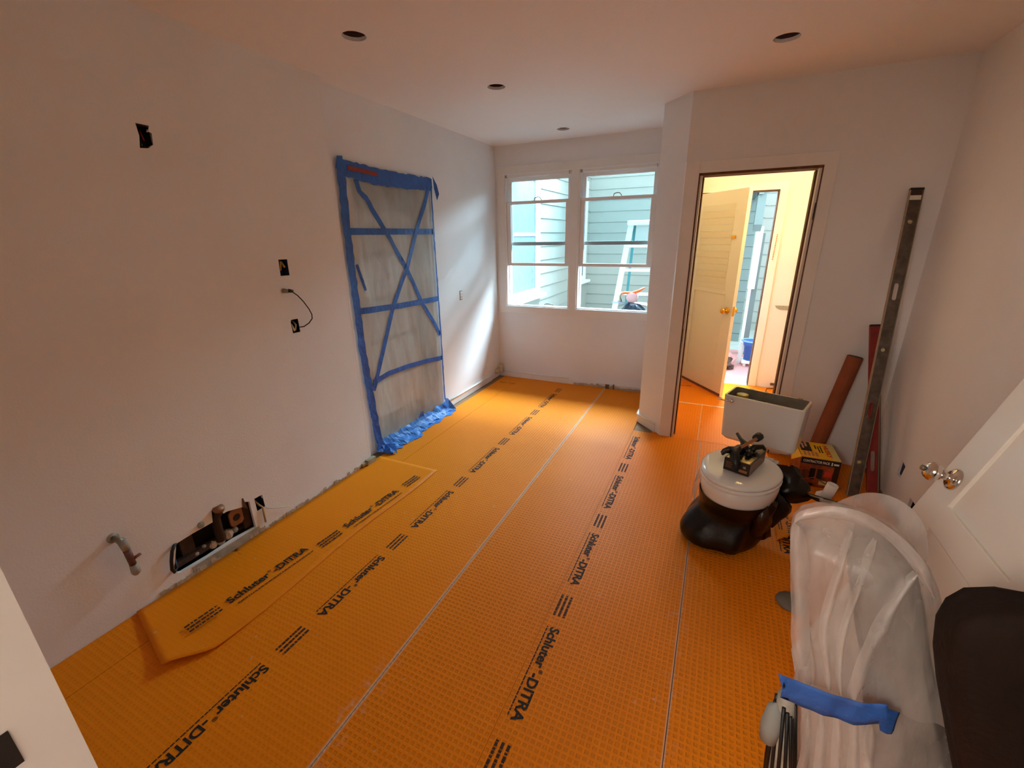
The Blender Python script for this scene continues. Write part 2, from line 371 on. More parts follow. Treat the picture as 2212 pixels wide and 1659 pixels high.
# wall with the laundry doorway
DX0, DX1, DZ = -.200, .492, 1.962
struct(plate(rect(-.215, 2.2, 0, H), [rect(DX0, DX1, .0005, DZ)], lambda u, v, d: (u, YD + d, v), .115).build('wall_laundry_door', M['wall']))
struct(plate(rect(.068, YD, 0, H), [[(3.025, .300), (2.962, .287), (2.985, .2), (3.048, .200)], [(2.80, .178), (2.694, .176), (2.704, .088), (2.808, .088)]], lambda u, v, d: (XR + d, u, v), .016).build('wall_right', M['wall']))
struct(MB().box((1.2, .0, 0), (1.21, YD, H)).build('wall_right_cavity', M['rawwood']))
# near wall around the doorway the camera stands in
JX0, JX1 = -.45, .46
struct(plate(rect(-2.6, 2.2, 0, H), [rect(JX0, JX1, .0005, 2.06)], lambda u, v, d: (u, .068 - d, v), .13).build('wall_front', M['wall']))
# laundry walls
struct(plate(rect(-.5, 1.6, 0, H), [rect(-.31, .425, .0005, 1.972)], lambda u, v, d: (u, YB + d, v), .12).build('wall_laundry_back', M['wall']))
struct(MB().box((1.5, 3.61, 0), (1.6, YB, H)).build('wall_laundry_right', M['wall']))
# hall behind the camera
struct(MB().box((-1.3, -2.5, 0), (-1.2, -.062, H)).build('wall_hall_left', M['wall']))
struct(MB().box((1.3, -2.5, 0), (1.4, -.062, H)).build('wall_hall_right', M['wall']))
struct(MB().box((-1.3, -2.6, 0), (1.4, -2.5, H)).build('wall_hall_end', M['wall']))

# door casings ------------------------------------------------
d1 = MB()
cs = plate([(-.285, 0), (-.285, 2.045), (.572, 2.045), (.572, 0), (DX1 + .008, 0), (DX1 + .008, DZ + .008), (DX0 - .008, DZ + .008), (DX0 - .008, 0)], [], lambda u, v, d: (u, YD - .014 + d, v), .0138).build('trim_1', M['trim'], bevel=.003); struct(cs)
cs['label'] = 'flat white casing around the laundry doorway'
jb = MB().box((DX0 - .008, YD - .002, 0), (DX0 + .012, YD + .13, DZ + .008)).box((DX1 - .012, YD - .002, 0), (DX1 + .008, YD + .13, DZ + .008)).build('trim_2', M['trim']); struct(jb)
MB().box((DX0 - .009, YD - .015, 0), (DX0 - .001, YD + .004, DZ + .009)).box((DX0 - .009, YD - .015, DZ - .006), (DX1 + .009, YD + .13, DZ + .009)).box((DX1 + .003, YD - .015, 0), (DX1 + .009, YD + .002, DZ)).build('bare_edge', M['darkwood'], jb)
st = MB().box((DX0 + .012, YD + .05, 0), (DX0 + .022, YD + .115, DZ - .012)).box((DX1 - .022, YD + .05, 0), (DX1 - .012, YD + .115, DZ - .012)).build('door_stop', M['darkwood'], jb)
for z in (1.68, 1.72): MB().box((DX1 - .002, YD - .017, z - .015), (DX1 + .010, YD - .003, z + .018)).build('hinge_leaf', M['dull'], jb, bevel=.002)
MB().tube([(DX1 + .002, YD - .019, 1.655), (DX1 + .002, YD - .019, 1.755)], .005, 8).build('hinge_pin', M['tube'], jb)
MB().box((DX0 - .006, YD - .006, .80), (DX0 + .002, YD + .02, .90)).build('strike_plate', M['dull'], jb, bevel=.002)
# near jamb beside the camera with its strike hole
nj = MB().box((JX0 - .001, -.075, 0), (JX0 + .008, .072, 2.06)).box((JX1 - .008, -.075, 0), (JX1 + .001, .072, 2.06)).box((JX0, -.075, 2.052), (JX1, .072, 2.061)).build('trim_3', M['trim']); struct(nj)
MB().box((JX0 + .0075, .027, 1.203), (JX0 + .0095, .041, 1.236)).build('strike_plate', M['black'], nj)

# window ------------------------------------------------------
w1 = plate([(-2.235, .765), (-.515, .765), (-.515, 2.268), (-2.235, 2.268)], [rect(-2.155, -1.425, .845, 2.190), rect(-1.345, -.600, .845, 2.190)], lambda u, v, d: (u, YW - .014 + d, v), .0138).build('window_1', M['trim'], bevel=.002); struct(w1)
MB().box((-1.425, YW - .004, .845), (-1.345, YW + .13, 2.19)).build('mullion', M['sash'], w1, bevel=.003)
for k, (x0, x1) in enumerate(((-2.155, -1.425), (-1.345, -.600))):
    # box frame: jamb liners, head, sill
    fr = MB()
    fr.box((x0 - .012, YW - .006, .845), (x0 + .014, YW + .13, 2.19)).box((x1 - .014, YW - .006, .845), (x1 + .012, YW + .13, 2.19)).box((x0, YW - .006, 2.165), (x1, YW + .13, 2.195))
    fr.build('window_frame', M['sash'], w1, bevel=.002)
    MB().prism([(YW - .004, .838), (YW + .15, .822), (YW + .15, .842), (YW + .03, .858), (YW - .004, .858)], x0 - .01, x1 + .01, Matrix(((0, 0, 1, 0), (1, 0, 0, 0), (0, 1, 0, 0), (0, 0, 0, 1)))).build('window_sill', M['extwhite'], w1)
    # parting beads
    MB().box((x0 + .014, YW + .046, .858), (x0 + .022, YW + .054, 2.165)).box((x1 - .022, YW + .046, .858), (x1 - .014, YW + .054, 2.165)).build('parting_bead', M['extwhite'], w1)
    for nm, z0, z1, y0, mt_ in (('inner_sash', 1.283, 1.935, YW + .008, M['sash']), ('outer_sash', 1.492, 2.165, YW + .056, M['extwhite'])):
        a, b = x0 + .016, x1 - .016; rl = .030 if nm == 'inner_sash' else .036
        st_ = .042 if nm == 'inner_sash' else .036
        sh = plate(rect(a, b, z0, z1), [rect(a + st_, b - st_, z0 + rl, z1 - rl)], lambda u, v, d: (u, y0 + d, v), .034).build(nm, mt_, w1, bevel=.002)
        MB().box((a + st_ - .004, y0 + .014, z0 + rl - .004), (b - st_ + .004, y0 + .018, z1 - rl + .004)).build('pane', M['glass'], sh)
    cx = (x0 + x1) / 2
    lk = MB().tube([(cx - .04, YW + .02, 1.935), (cx - .035, YW + .02, 1.958), (cx - .01, YW + .02, 1.966), (cx + .02, YW + .02, 1.964), (cx + .04, YW + .02, 1.937)], .0045, 6).build('sash_lock', M['dull'], w1, smooth=True)
    for sgn, xx in ((1, x0 + .014), (-1, x1 - .014)):
        MB().box((xx - .008, YW - .008, 2.162), (xx + .014 * sgn, YW + .02, 2.192)).build('stop_block', M['gwhite'], w1, bevel=.002)
MB().tube([(-1.70, YW + .0, .868), (-1.69, YW - .0, .882), (-1.655, YW - .0, .885), (-1.60, YW, .880), (-1.595, YW, .868)], .006, 6).build('sash_lift', M['dull'], w1, smooth=True)
# apron bead lines of the casing
MB().box((-2.165, YW - .019, .838), (-1.415, YW - .012, .846)).box((-1.355, YW - .019, .838), (-.59, YW - .012, .846)).box((-2.165, YW - .019, 2.188), (-1.415, YW - .012, 2.196)).box((-1.355, YW - .019, 2.188), (-.59, YW - .012, 2.196)).build('stop_bead', M['extwhite'], w1)

# baseboards and their rough remains ---------------------------
def bead(pts, name, m=None):
    o = MB().tube(pts, .009, 8).build(name, m or M['extwhite'], smooth=True); return struct(o)
b1 = MB().box((XF, 3.285, .0), (XF + .010, 4.25, .060)).build('baseboard_left', M['trim']); struct(b1)
MB().tube([(XF + .008, 3.285, .066), (XF + .008, 4.19, .066)], .009, 8).build('bead', M['extwhite'], b1, smooth=True)
b2 = MB().box((-2.255, YW - .010, 0), (-1.36, YW, .060)).box((-1.36, YW - .006, 0), (-.503, YW, .038)).build('baseboard_back', M['trim']); struct(b2)
MB().tube([(-2.245, YW - .008, .066), (-1.40, YW - .008, .066)], .008, 8).build('bead', M['trim'], b2, smooth=True)
MB().tube([(-1.08, YW - .006, .046), (-.503, YW - .006, .05)], .005, 8).build('bead', M['trim'], b2, smooth=True)
pl = MB()
for i in range(26):
    x = -1.34 + i * .032; pl.box((x, YW - .008 - rnd.uniform(0, .003), 0), (x + .033, YW, rnd.uniform(.022, .040)))
pl.build('plaster_edge', M['rough'], b2)
MB().box((-.98, YW - .014, .0), (-.94, YW - .002, .05)).box((-.90, YW - .014, .0), (-.885, YW - .002, .055)).build('wood_scrap', M['rawwood'], b2)
# moulding wrapped round the slanted end of the partition
b3 = MB().tube([(-.512, 3.90, .07), (-.512, 3.694, .07), (-.49, 3.678, .07), (-.345, 3.532, .07)], .011, 8).build('baseboard_partition', M['extwhite'], smooth=True); struct(b3)
cu = MB(); 
cu.prism([(-.503, 3.92), (-.516, 3.92), (-.516, 3.694), (-.345, 3.520), (-.335, 3.530), (-.503, 3.70)], 0, .066).build('base_strip', M['trim'], b3)
struct(MB().prism([(-.305, 3.494), (-.296, 3.478), (-.212, 3.478), (-.212, 3.494)], 0, 2.045).build('trim_4', M['trim']))
# rough bottom edge of the near left wall
rb = MB()
for i in range(60):
    y = .75 + i * .0235; rb.box((XL, y, 0), (XL + rnd.uniform(.002, .007), y + .024, rnd.uniform(.012, .034)))
struct(rb.build('baseboard_left_near', M['rough']))
struct(MB().box((XL, .9, 0), (XL + .004, 1.26, .052)).build('trim_5', M['gwhite']))

# ============================================================ MEMBRANE SHEETS ON THE FLOOR
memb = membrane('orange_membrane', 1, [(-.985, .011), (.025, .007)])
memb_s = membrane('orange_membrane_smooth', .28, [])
sch = join_text([('Schluter', .05, .0014, 0), ('\u00ae', .02, .0002, .022), ('-', .05, .0014, 0), ('DITRA', .05, .0014, 0)])
def bars(n, L, hgt, seed):
    r = random.Random(seed); mb = MB(); gap = hgt / n
    for k in range(n):
        x = 0
        while x < L:
            ln = min(r.uniform(.006, .022), L - x)
            y = k * gap; mb.add([(x, y, 0), (x + ln, y, 0), (x + ln, y + gap * .5, 0), (x, y + gap * .5, 0)], [(0, 1, 2, 3)]); x += ln + r.uniform(.002, .005)
    return mb
inkf = mat('faded_black_ink', '#3a1c08', .8)
ink = M['blackink']
def print_row(parent, x, starts, ymin, ymax, down=True, z=.0028):
    """one line of print along a sheet; down = reads toward the camera"""
    for i, y in enumerate(starts):
        rot = Matrix.Rotation(-PI / 2 if down else PI / 2, 4, 'Z'); s = -1 if down else 1
        if y - .41 > ymin - .02 and y < ymax + .02 or not down:
            put_text('printed_lettering', sch, ink, Matrix.Translation((x - .018 * (1 if down else -1), y, z)) @ rot, parent, fit=(.412, .043))
            o = bars(1, .40, .011, i + int(y * 10)).build('printed_small_line', inkf, parent)
            o.matrix_parent_inverse = parent_world(parent).inverted(); o.matrix_basis = Matrix.Translation((x - .034 * (1 if down else -1), y + s * .0, z)) @ rot
            # faint web line under the name
        yb = y - s * (.188 if True else 0)
        yb = y + (.188 if down else -.192)
        if ymin < yb < ymax + .1:
            o = bars(3, .124, .064, 31 + i).build('printed_text_block', inkf, parent)
            o.matrix_parent_inverse = parent_world(parent).inverted(); o.matrix_basis = Matrix.Translation((x - .032 * (1 if down else -1), yb, z)) @ rot
def sheet(x0, x1, y0, y1, lb, m=memb):
    o = MB().box((x0 + .0015, y0, -.006), (x1 - .0015, y1, .0015)).build('membrane_sheet', m)
    return tag(o, lb, 'floor membrane', 'orange membrane sheets laid across the floor')
memb_w = membrane('orange_membrane_worn', .5, [(-.985, .011)])
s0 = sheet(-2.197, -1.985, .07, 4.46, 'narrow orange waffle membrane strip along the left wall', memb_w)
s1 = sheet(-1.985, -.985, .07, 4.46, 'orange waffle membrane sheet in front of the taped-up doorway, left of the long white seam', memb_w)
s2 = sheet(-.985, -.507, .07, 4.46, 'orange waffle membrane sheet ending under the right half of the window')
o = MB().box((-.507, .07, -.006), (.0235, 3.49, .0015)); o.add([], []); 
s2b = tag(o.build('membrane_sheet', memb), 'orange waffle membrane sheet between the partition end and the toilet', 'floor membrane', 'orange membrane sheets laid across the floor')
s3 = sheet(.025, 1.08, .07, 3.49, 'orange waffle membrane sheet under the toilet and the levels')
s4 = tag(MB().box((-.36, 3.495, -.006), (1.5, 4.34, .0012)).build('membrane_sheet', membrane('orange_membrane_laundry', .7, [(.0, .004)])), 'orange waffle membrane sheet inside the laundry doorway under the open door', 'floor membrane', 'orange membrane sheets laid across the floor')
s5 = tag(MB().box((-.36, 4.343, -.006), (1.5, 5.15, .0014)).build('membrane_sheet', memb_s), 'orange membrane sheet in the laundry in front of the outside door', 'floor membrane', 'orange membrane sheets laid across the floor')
tag(MB().box((-.36, 4.336, .0016), (.25, 4.3475, .0022)).build('seam_mortar', M['paper']), 'thin pale line of mortar across the laundry floor joint', 'mortar')
print_row(s1, -1.425, [.718 + .672 * k for k in range(0, 6)], .07, 4.4)
print_row(s2b, -.452, [1.345 + .674 * k for k in range(-1, 4)], .1, 3.42)
print_row(s3, .50, [2.675, 3.347], 2.2, 3.4)
print_row(s5, -.3, [], 0, 0)
put_text('printed_lettering', sch, inkf, Matrix.Translation((-.26, 4.86, .003)) @ Matrix.Rotation(.1, 4, 'Z'), s5, fit=(.13, .03))
put_text('printed_lettering', sch, inkf, Matrix.Translation((-1.95, 4.235, .003)) @ Matrix.Rotation(PI, 4, 'Z'), s1, fit=(.2, .022))
# loose sheet on top, curling at its near end
def loose(u, v):
    # u across (wall -> room), v along Y
    y = .60 + v * (2.25 - .60); q = min(1, v / .09); xe = -1.775 + .085 * q * q * (3 - 2 * q) + .02 * v + .012 * math.sin(v * 9)
    x = -2.192 + u * (xe + 2.192)
    y += (1 - v) * (.05 - .11 * u) if v < .3 else 0
    lift = max(0, (.10 - v) / .10) ** 1.5
    edge = max(0, u - .75) / .25
    z = .0050 + .018 * lift * (.35 + .65 * u) + .010 * edge ** 2 * max(0, (.22 - v) / .22)
    return (x, y, z)
ls = MB().grid(loose, 14, 60).build('loose_membrane_sheet', membrane('orange_membrane_loose', .2, []), smooth=True, solid=.0015)
tag(ls, 'loose smooth orange membrane offcut with a curled near corner along the left wall', 'floor membrane')
def lt(me, y, L, w, xx, nm, mtt):
    o = put_text(nm, me, mtt, Matrix.Translation((xx, y, .0105)) @ Matrix.Rotation(math.radians(86), 4, 'Z'), ls, fit=(L, w)); return o
lt(sch, .855, .415, .045, -1.848, 'printed_lettering', ink); lt(sch, 1.49, .43, .045, -1.765, 'printed_lettering', ink)
for y, xx in ((.68, -1.872), (1.31, -1.792), (1.985, -1.752)):
    o = bars(3, .135, .064, int(y * 9)).build('printed_text_block', inkf, ls); o.matrix_parent_inverse = parent_world(ls).inverted()
    o.matrix_basis = Matrix.Translation((xx + .03, y, .021 if y < 1 else .0105)) @ Matrix.Rotation(math.radians(86), 4, 'Z')
for y, xx in ((.87, -1.815), (1.51, -1.735)):
    o = bars(1, .40, .012, int(y * 9)).build('printed_small_line', inkf, ls); o.matrix_parent_inverse = parent_world(ls).inverted()
    o.matrix_basis = Matrix.Translation((xx, y, .0105)) @ Matrix.Rotation(math.radians(86), 4, 'Z')
#MORE1
# ============================================================ OUTSIDE: LIGHT WELL
struct(MB().box((-2.6, 5.35, -.30), (2.2, 9.0, -.02)).build('ground', M['concrete']))
def siding(name, p0, du, L, z0, z1, first, pitch, m, nrm, hole=None):
    """lap boards one by one: du = unit direction along the wall, nrm = outward normal"""
    root = MB().box((0, 0, 0), (.001, .001, .001)) if False else None
    back = MB(); a = Vector(p0); b = a + Vector(du) * L; n = Vector(nrm)
    q = [a, b, b - n * .05, a - n * .05]
    back.prism([(v.x, v.y) for v in q], z0, z1); wall = struct(back.build(name, m))
    proto = None; z = first
    while z < z1:
        if proto is None:
            mb = MB(); t0, t1 = .020, .008
            for k, (hh, tt) in enumerate(((0, t0), (pitch - .004, t1))): pass
            vs = []
            for c in (a, b):
                for hh, tt in ((0, .001), (0, t0), (.008, t0), (pitch - .006, t1), (pitch + .0, .004), (pitch + .0, .001)):
                    v = c + n * tt; vs.append((v.x, v.y, hh))
            nn = 6; mb.add(vs, [tuple(range(nn)), tuple(range(nn, 2 * nn))] + [(i, (i + 1) % nn, nn + (i + 1) % nn, nn + i) for i in range(nn)])
            o = mb.build('siding_board', m, wall); proto = o
        else:
            o = proto.copy(); C.objects.link(o); o.parent = wall
        o.location = (0, 0, z); z += pitch
    return wall
P_ = .187
siding('wall_neighbor_left', (-2.35, 4.62, 0), (0, 1, 0), 3.9, -.3, 3.4, .142, P_, M['siding'], (1, 0, 0))
siding('wall_neighbor_back', (-2.35, 8.5, 0), (1, 0, 0), 2.95, -.3, 3.6, .132, P_, M['siding'], (0, -1, 0))
siding('wall_neighbor_right', (.55, 8.5, 0), (1, 0, 0), 1.6, -.3, 3.6, .124, P_, M['extwhite'] if False else M['siding'], (0, -1, 0))
siding('wall_laundry_outside', (-.503, 4.6, 0), (0, 1, 0), .68, -.3, 3.2, .132, P_, M['siding'], (-1, 0, 0))
siding('wall_porch_shade', (-.35, 7.5, 0), (1, 0, 0), .74, -.3, 2.35, -.05, P_ * .86, M['sidingdk'], (0, -1, 0))  # added wall, its dark colour stands in for porch shade on the siding
struct(MB().box((-2.265, YW + .13, -.3), (-.36, YW + .15, .80)).build('wall_back_outside', M['siding']))
struct(MB().box((-2.3, YW + .10, 2.23), (-.4, YW + .16, 3.2)).build('wall_back_outside_top', M['siding']))
# neighbour's windows on the left wall of the well
def nwin(y0, y1, z0, z1, lab):
    t = MB()
    wn = plate(rect(y0, y1, z0, z1), [rect(y0 + .13, y1 - .13, z0 + .03, z1 - .13)], lambda u, v, d: (-2.315 - d, u, v), .03).build('neighbor_window', M['extwhite'], bevel=.003)
    tag(wn, lab, 'window')
    MB().box((-2.33, y0 - .05, z0 - .05), (-2.235, y1 + .06, z0 - .005)).build('sill', M['extwhite'], wn, bevel=.004)
    for a, b in ((y0 + .13, y0 + .165), (y1 - .165, y1 - .13)): MB().box((-2.345, a, z0 + .03), (-2.319, b, z1 - .13)).build('sash_stile', M['extwhite'], wn)
    MB().box((-2.345, y0 + .13, z0 + .03), (-2.321, y1 - .13, z0 + .08)).build('bottom_rail', M['extwhite'], wn)
    MB().box((-2.345, y0 + .13, (z0 + z1) / 2 - .02), (-2.321, y1 - .13, (z0 + z1) / 2 + .02)).build('meeting_rail', M['extwhite'], wn)
    MB().box((-2.334, y0 + .14, z0 + .05), (-2.3275, y1 - .14, z1 - .14)).build('pane', M['shade'], wn)
nwin(4.70, 5.91, .82, 2.40, 'white-cased neighbour window outside with a grey-blue pane, left in the window view')
nwin(7.30, 8.28, .80, 2.50, 'second white-cased neighbour window near the far corner of the light well')
# step ladder
def ladder():
    t = thing('step_ladder', 'pale aluminium step ladder with wide steps standing outside behind the window', 'ladder', (-.95, 6.0, -.02))
    zt = 1.72
    def rail(x0, x1, y0, y1, m, nm, w_=.035, d_=.02):
        a0 = Vector((x0, y0, -.02)); a1 = Vector((x1, y1, zt)); mb = MB()
        vs = []
        for c in (a0, a1):
            for dx, dy in ((-w_, -d_), (w_, -d_), (w_, d_), (-w_, d_)): vs.append((c.x + dx, c.y + dy, c.z))
        mb.add(vs, [(0, 1, 2, 3), (4, 5, 6, 7), (0, 1, 5, 4), (1, 2, 6, 5), (2, 3, 7, 6), (3, 0, 4, 7)]); return mb.build(nm, m, t)
    rail(-1.30, -1.125, 5.78, 6.12, M['ladder'], 'side_rail'); rail(-.66, -.84, 5.78, 6.12, M['ladder'], 'side_rail')
    rail(-1.25, -1.085, 6.62, 6.17, M['ladteal'], 'rear_rail', .016, .012); rail(-.70, -.87, 6.62, 6.17, M['ladteal'], 'rear_rail', .016, .012)
    for i in range(5):
        z = .24 + i * .30; k = (z + .02) / 1.74; x0 = -1.30 + .175 * k; x1 = -.66 - .18 * k; y = 5.78 + .34 * k
        MB().box((x0, y - .045, z - .012), (x1, y + .04, z + .02)).build('step', M['ladder'], t, bevel=.004)
    MB().box((-1.17, 6.06, 1.70), (-.80, 6.23, 1.76)).build('top_cap', M['ladder'], t, bevel=.012)
    MB().box((-1.06, 6.10, 1.38), (-.90, 6.12, 1.69)).build('spec_panel', M['siding'], t)
ladder()
# black bag and orange shears just outside the sill
def crumple(cx, cy, z0, z1, rx, ry, seed, nz=9, na=26, amp=.12, top=.35, pinch=None):
    rr = []
    for j in range(nz + 1):
        v = j / nz; z = z0 + (z1 - z0) * v; prof = math.sqrt(max(.02, 1 - (max(0, v - top) / (1 - top)) ** 2)) if v > top else .82 + .18 * math.sin(v / top * PI / 2)
        ring = []
        for i in range(na):
            a = 2 * PI * i / na; q = noise.noise(Vector((math.cos(a) * 1.6, math.sin(a) * 1.6, v * 2.2 + seed))) + .5 * noise.noise(Vector((math.cos(a) * 5, math.sin(a) * 5, v * 4 + seed)))
            k = prof * (1 + amp * q * 2)
            ring.append((cx + rx * k * math.cos(a), cy + ry * k * math.sin(a), z + (.02 * q if 0 < j else 0)))
        rr.append(ring)
    return MB().rings(rr)
t = thing('rubbish_bag', 'black outdoor rubbish bag peeking over the sill of the right window', 'bag', (-.95, 5.2, 0))
crumple(-.90, 5.3, -.02, .85, .24, .2, 3, amp=.2).build('bag_body', M['bagblue'], t, smooth=False)
for i in range(9):
    a = i * .7; MB().add([(-.92, 5.22, .84), (-.92 + .22 * math.cos(a), 5.22 + .16 * math.sin(a), .80 + .02 * (i % 3)), (-.92 + .2 * math.cos(a + .4), 5.22 + .16 * math.sin(a + .4), .83)], [(0, 1, 2)]).build('bag_fold', M['bagblue'], t, solid=.002)
t = thing('garden_shears', 'orange-handled shears lying on the black bag outside the right window', 'tool', (-.9, 5.2, .86))
MB().tube([(-1.02, 5.2, .93), (-.98, 5.2, .945), (-.90, 5.2, .945), (-.83, 5.2, .965), (-.76, 5.2, 1.01)], [.012, .016, .014, .018, .010], 8).build('handle', M['orangeh'], t, smooth=True)
MB().tube([(-1.02, 5.2, .93), (-1.03, 5.2, .90), (-1.01, 5.2, .84)], .008, 6).build('blade', M['dull'], t, smooth=True)
MB().lathe([(.001, -.02), (.06, -.02), (.07, 0), (.06, .02), (.001, .02)], 20, Matrix.Translation((-.89, 5.2, .895)) @ Matrix.Rotation(PI / 2, 4, 'X'), sy=.9).build('guard', M['pinkp'], t, smooth=True)
# ---------- porch seen through the laundry door
struct(MB().box((-.31, YB - .02, -.02), (.43, YB + .20, .0)).build('threshold', M['extwhite']))
struct(MB().box((-.5, 5.40, -.05), (2.2, 6.9, -.018)).build('porch_floor', M['pink']))
struct(MB().box((-.5, 5.28, -.05), (1.6, 5.52, -.01)).build('porch_step', M['concrete']))
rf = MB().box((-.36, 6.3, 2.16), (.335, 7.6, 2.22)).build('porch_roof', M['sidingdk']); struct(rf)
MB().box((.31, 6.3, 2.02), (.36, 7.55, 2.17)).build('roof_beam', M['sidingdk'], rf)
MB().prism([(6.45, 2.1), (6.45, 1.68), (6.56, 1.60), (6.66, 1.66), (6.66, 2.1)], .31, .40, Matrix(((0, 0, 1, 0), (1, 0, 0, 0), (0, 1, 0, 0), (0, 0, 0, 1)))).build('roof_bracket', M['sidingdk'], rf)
t = tag(MB().box((.355, 6.56, .885), (.435, 6.64, 1.66)).build('post_board', M['extwhite'], bevel=.004), 'short white vertical board under the porch bracket', 'board')
tag(MB().box((.372, 6.66, -.02), (.47, 6.74, 1.58)).build('porch_post', mat('grey_post_paint', '#6f7c7c', .6)), 'tall grey post behind the short white board on the porch', 'post')
tag(MB().tube([(.36, 6.2, -.018), (.375, 6.5, 1.55)], .018, 4).build('leaning_lath', M['ladder']), 'thin pale lath leaning upright on the porch', 'lath')
wg = MB().prism([(.335, -.02), (.37, -.02), (.415, .26), (.35, .26)], 6.12, 6.16, Matrix(((1, 0, 0, 0), (0, 0, 1, 0), (0, 1, 0, 0), (0, 0, 0, 1)))).build('wedge_board', M['ladder'])
tag(wg, 'tapered pale board standing left of the blue bucket', 'board')
t = thing('bucket', 'blue plastic bucket with a rolled rim standing on a small white stand', 'bucket', (.46, 6.1, .05))
mx = Matrix.Translation((.475, 6.1, .055))
MB().lathe([(.07, 0), (.082, .18), (.092, .185), (.096, .24), (.088, .24), (.078, .19), (.066, .01)], 24, mx).build('bucket_body', M['bucket'], t, smooth=True)
MB().tube([(.475 + .115 * math.cos(a), 6.1 + .115 * math.sin(a), .30 + .0) for a in [2 * PI * k / 24 for k in range(25)]], .010, 8).build('bucket_rim', mat('pale_blue_rim', '#7fb0e6', .3), t, smooth=True)
t = thing('plant_stand', 'small white stand under the blue bucket', 'stand', (.46, 6.1, -.018))
MB().box((.385, 6.0, .02), (.57, 6.2, .053)).build('stand_top', M['extwhite'], t, bevel=.004)
for dx in (.405, .53):
    for dy in (6.02, 6.16): MB().box((dx, dy, -.018), (dx + .03, dy + .03, .02)).build('leg', M['extwhite'], t)
t = thing('paper_bag', 'crumpled brown bag of scraps outside beside the open door edge', 'bag', (.2, 5.85, -.018))
crumple(.16, 5.85, -.018, .12, .12, .12, 9, amp=.3).build('bag_body', M['cabwood'], t)
tag(crumple(.235, 5.98, -.018, .15, .06, .05, 14, nz=5, na=12, amp=.5).build('pink_paper_wad', M['pinkp']), 'crumpled pink paper standing behind the brown scrap bag', 'paper')

# ============================================================ LAUNDRY DOOR AND WALL
uh = Vector((-.302, 5.20, 0)); uf = Vector((.135, 4.632, 0)); uu = (uf - uh).normalized(); nn = Vector((uu.y, -uu.x, 0))   # n toward +X,-Y? (faces the camera side)
if nn.dot(Vector((0, -1, 0))) < 0: nn = -nn
DM = Matrix(((uu.x, -nn.x, 0, uh.x), (uu.y, -nn.y, 0, uh.y), (0, 0, 1, 0), (0, 0, 0, 1)))   # local x along leaf, y into the leaf, z up
def dbox(a, b, mb=None): return (mb or MB()).box(a, b, DM)
DW = .737
dleaf = plate(rect(.004, DW, .012, 1.962), [rect(.12, .615, .205, 1.02)], lambda u, v, d: tuple(DM @ Vector((u, d, v))), .036).build('door_2', M['door'], bevel=.0025); struct(dleaf)
dbox((.11, .009, .20), (.625, .027, 1.03)).build('door_panel', M['door'], dleaf)
for i in range(13):
    z = 1.055 + i * .061
    dbox((.118 + .002 * (i % 2), -.0025 - .001 * (i % 3), z), (.600 - .004 * (i % 3), .0005, z + .057)).build('masking_strip', mat('cream_masking_%d' % i, (.74, .70 - .012 * (i % 3), .60 - .02 * (i % 3)), .45), dleaf)
for z in (.20, 1.02): pass
for a, b in (((.118, .0, .200), (.128, .004, 1.03)), ((.607, .0, .200), (.617, .004, 1.03)), ((.118, 0, .198), (.617, .004, .208))):
    dbox((a[0], -.003, a[2]), (b[0], .003, b[2])).build('panel_moulding', M['door'], dleaf)
def knob(mx, m, par, s=1, nm='knob'):
    return MB().lathe([(.031 * s, 0), (.031 * s, .004 * s), (.024 * s, .009 * s), (.010 * s, .012 * s), (.010 * s, .030 * s), (.020 * s, .036 * s), (.0265 * s, .046 * s), (.0265 * s, .054 * s), (.021 * s, .064 * s), (.012 * s, .069 * s), (.006 * s, .070 * s)], 26, mx).build(nm, m, par, smooth=True)
KM = DM @ Matrix.Translation((.672, 0, .875)) @ Matrix.Rotation(PI / 2, 4, 'X')
knob(KM, M['brass'], dleaf)
KM2 = DM @ Matrix.Translation((.672, .036, .875)) @ Matrix.Rotation(-PI / 2, 4, 'X')
knob(KM2, M['brass'], dleaf)
dbox((DW - .001, .006, .83), (DW + .002, .030, .92)).build('latch_plate', M['brass'], dleaf)
dbox((.600, -.010, 1.535), (.650, 0, 1.56)).build('slide_bolt', M['brass'], dleaf, bevel=.002)
for z in (1.66, .22): dbox((-.012, -.006, z), (.012, .012, z + .10)).build('hinge', M['brass'], dleaf, bevel=.002)
dbox((.0, -.002, .012), (DW, .0, .040)).build('kick_edge', M['rawwood'], dleaf)
cs2 = plate([(-.36, 0), (-.36, 2.045), (.497, 2.045), (.497, 0), (.428, 0), (.428, 1.972), (-.316, 1.972), (-.316, 0)], [], lambda u, v, d: (u, YB - .016 + d, v), .0155).build('trim_6', M['trim'], bevel=.003); struct(cs2)
struct(MB().box((.417, YB - .004, 0), (.425, YB + .12, 1.97)).box((-.31, YB - .004, 1.962), (.425, YB + .12, 1.972)).build('trim_7', M['darkwood']))
kc = MB()
for i in range(15): kc.lathe([(.0, -.006), (.006, 0), (0, .006)], 6, Matrix.Translation((.463 - .001 * i * .4, YB - .022, 1.56 - i * .0165)), cap=False)
tag(kc.build('door_chain', M['brass']), 'small brass door chain hanging on the casing right of the outside door', 'chain')
struct(MB().prism([(.55, .878), (.69, .878), (.69, .85), (.665, .835), (.60, .838), (.565, .855)], YB - .006, YB, Matrix(((1, 0, 0, 0), (0, 0, 1, 0), (0, 1, 0, 0), (0, 0, 0, 1)))).build('trim_8', M['gwhite']))
tag(MB().box((.635, YB - .012, .03), (.72, YB, .055)).build('wall_vent', M['rawwood']), 'small brown slot low on the laundry wall beside the casing', 'vent')
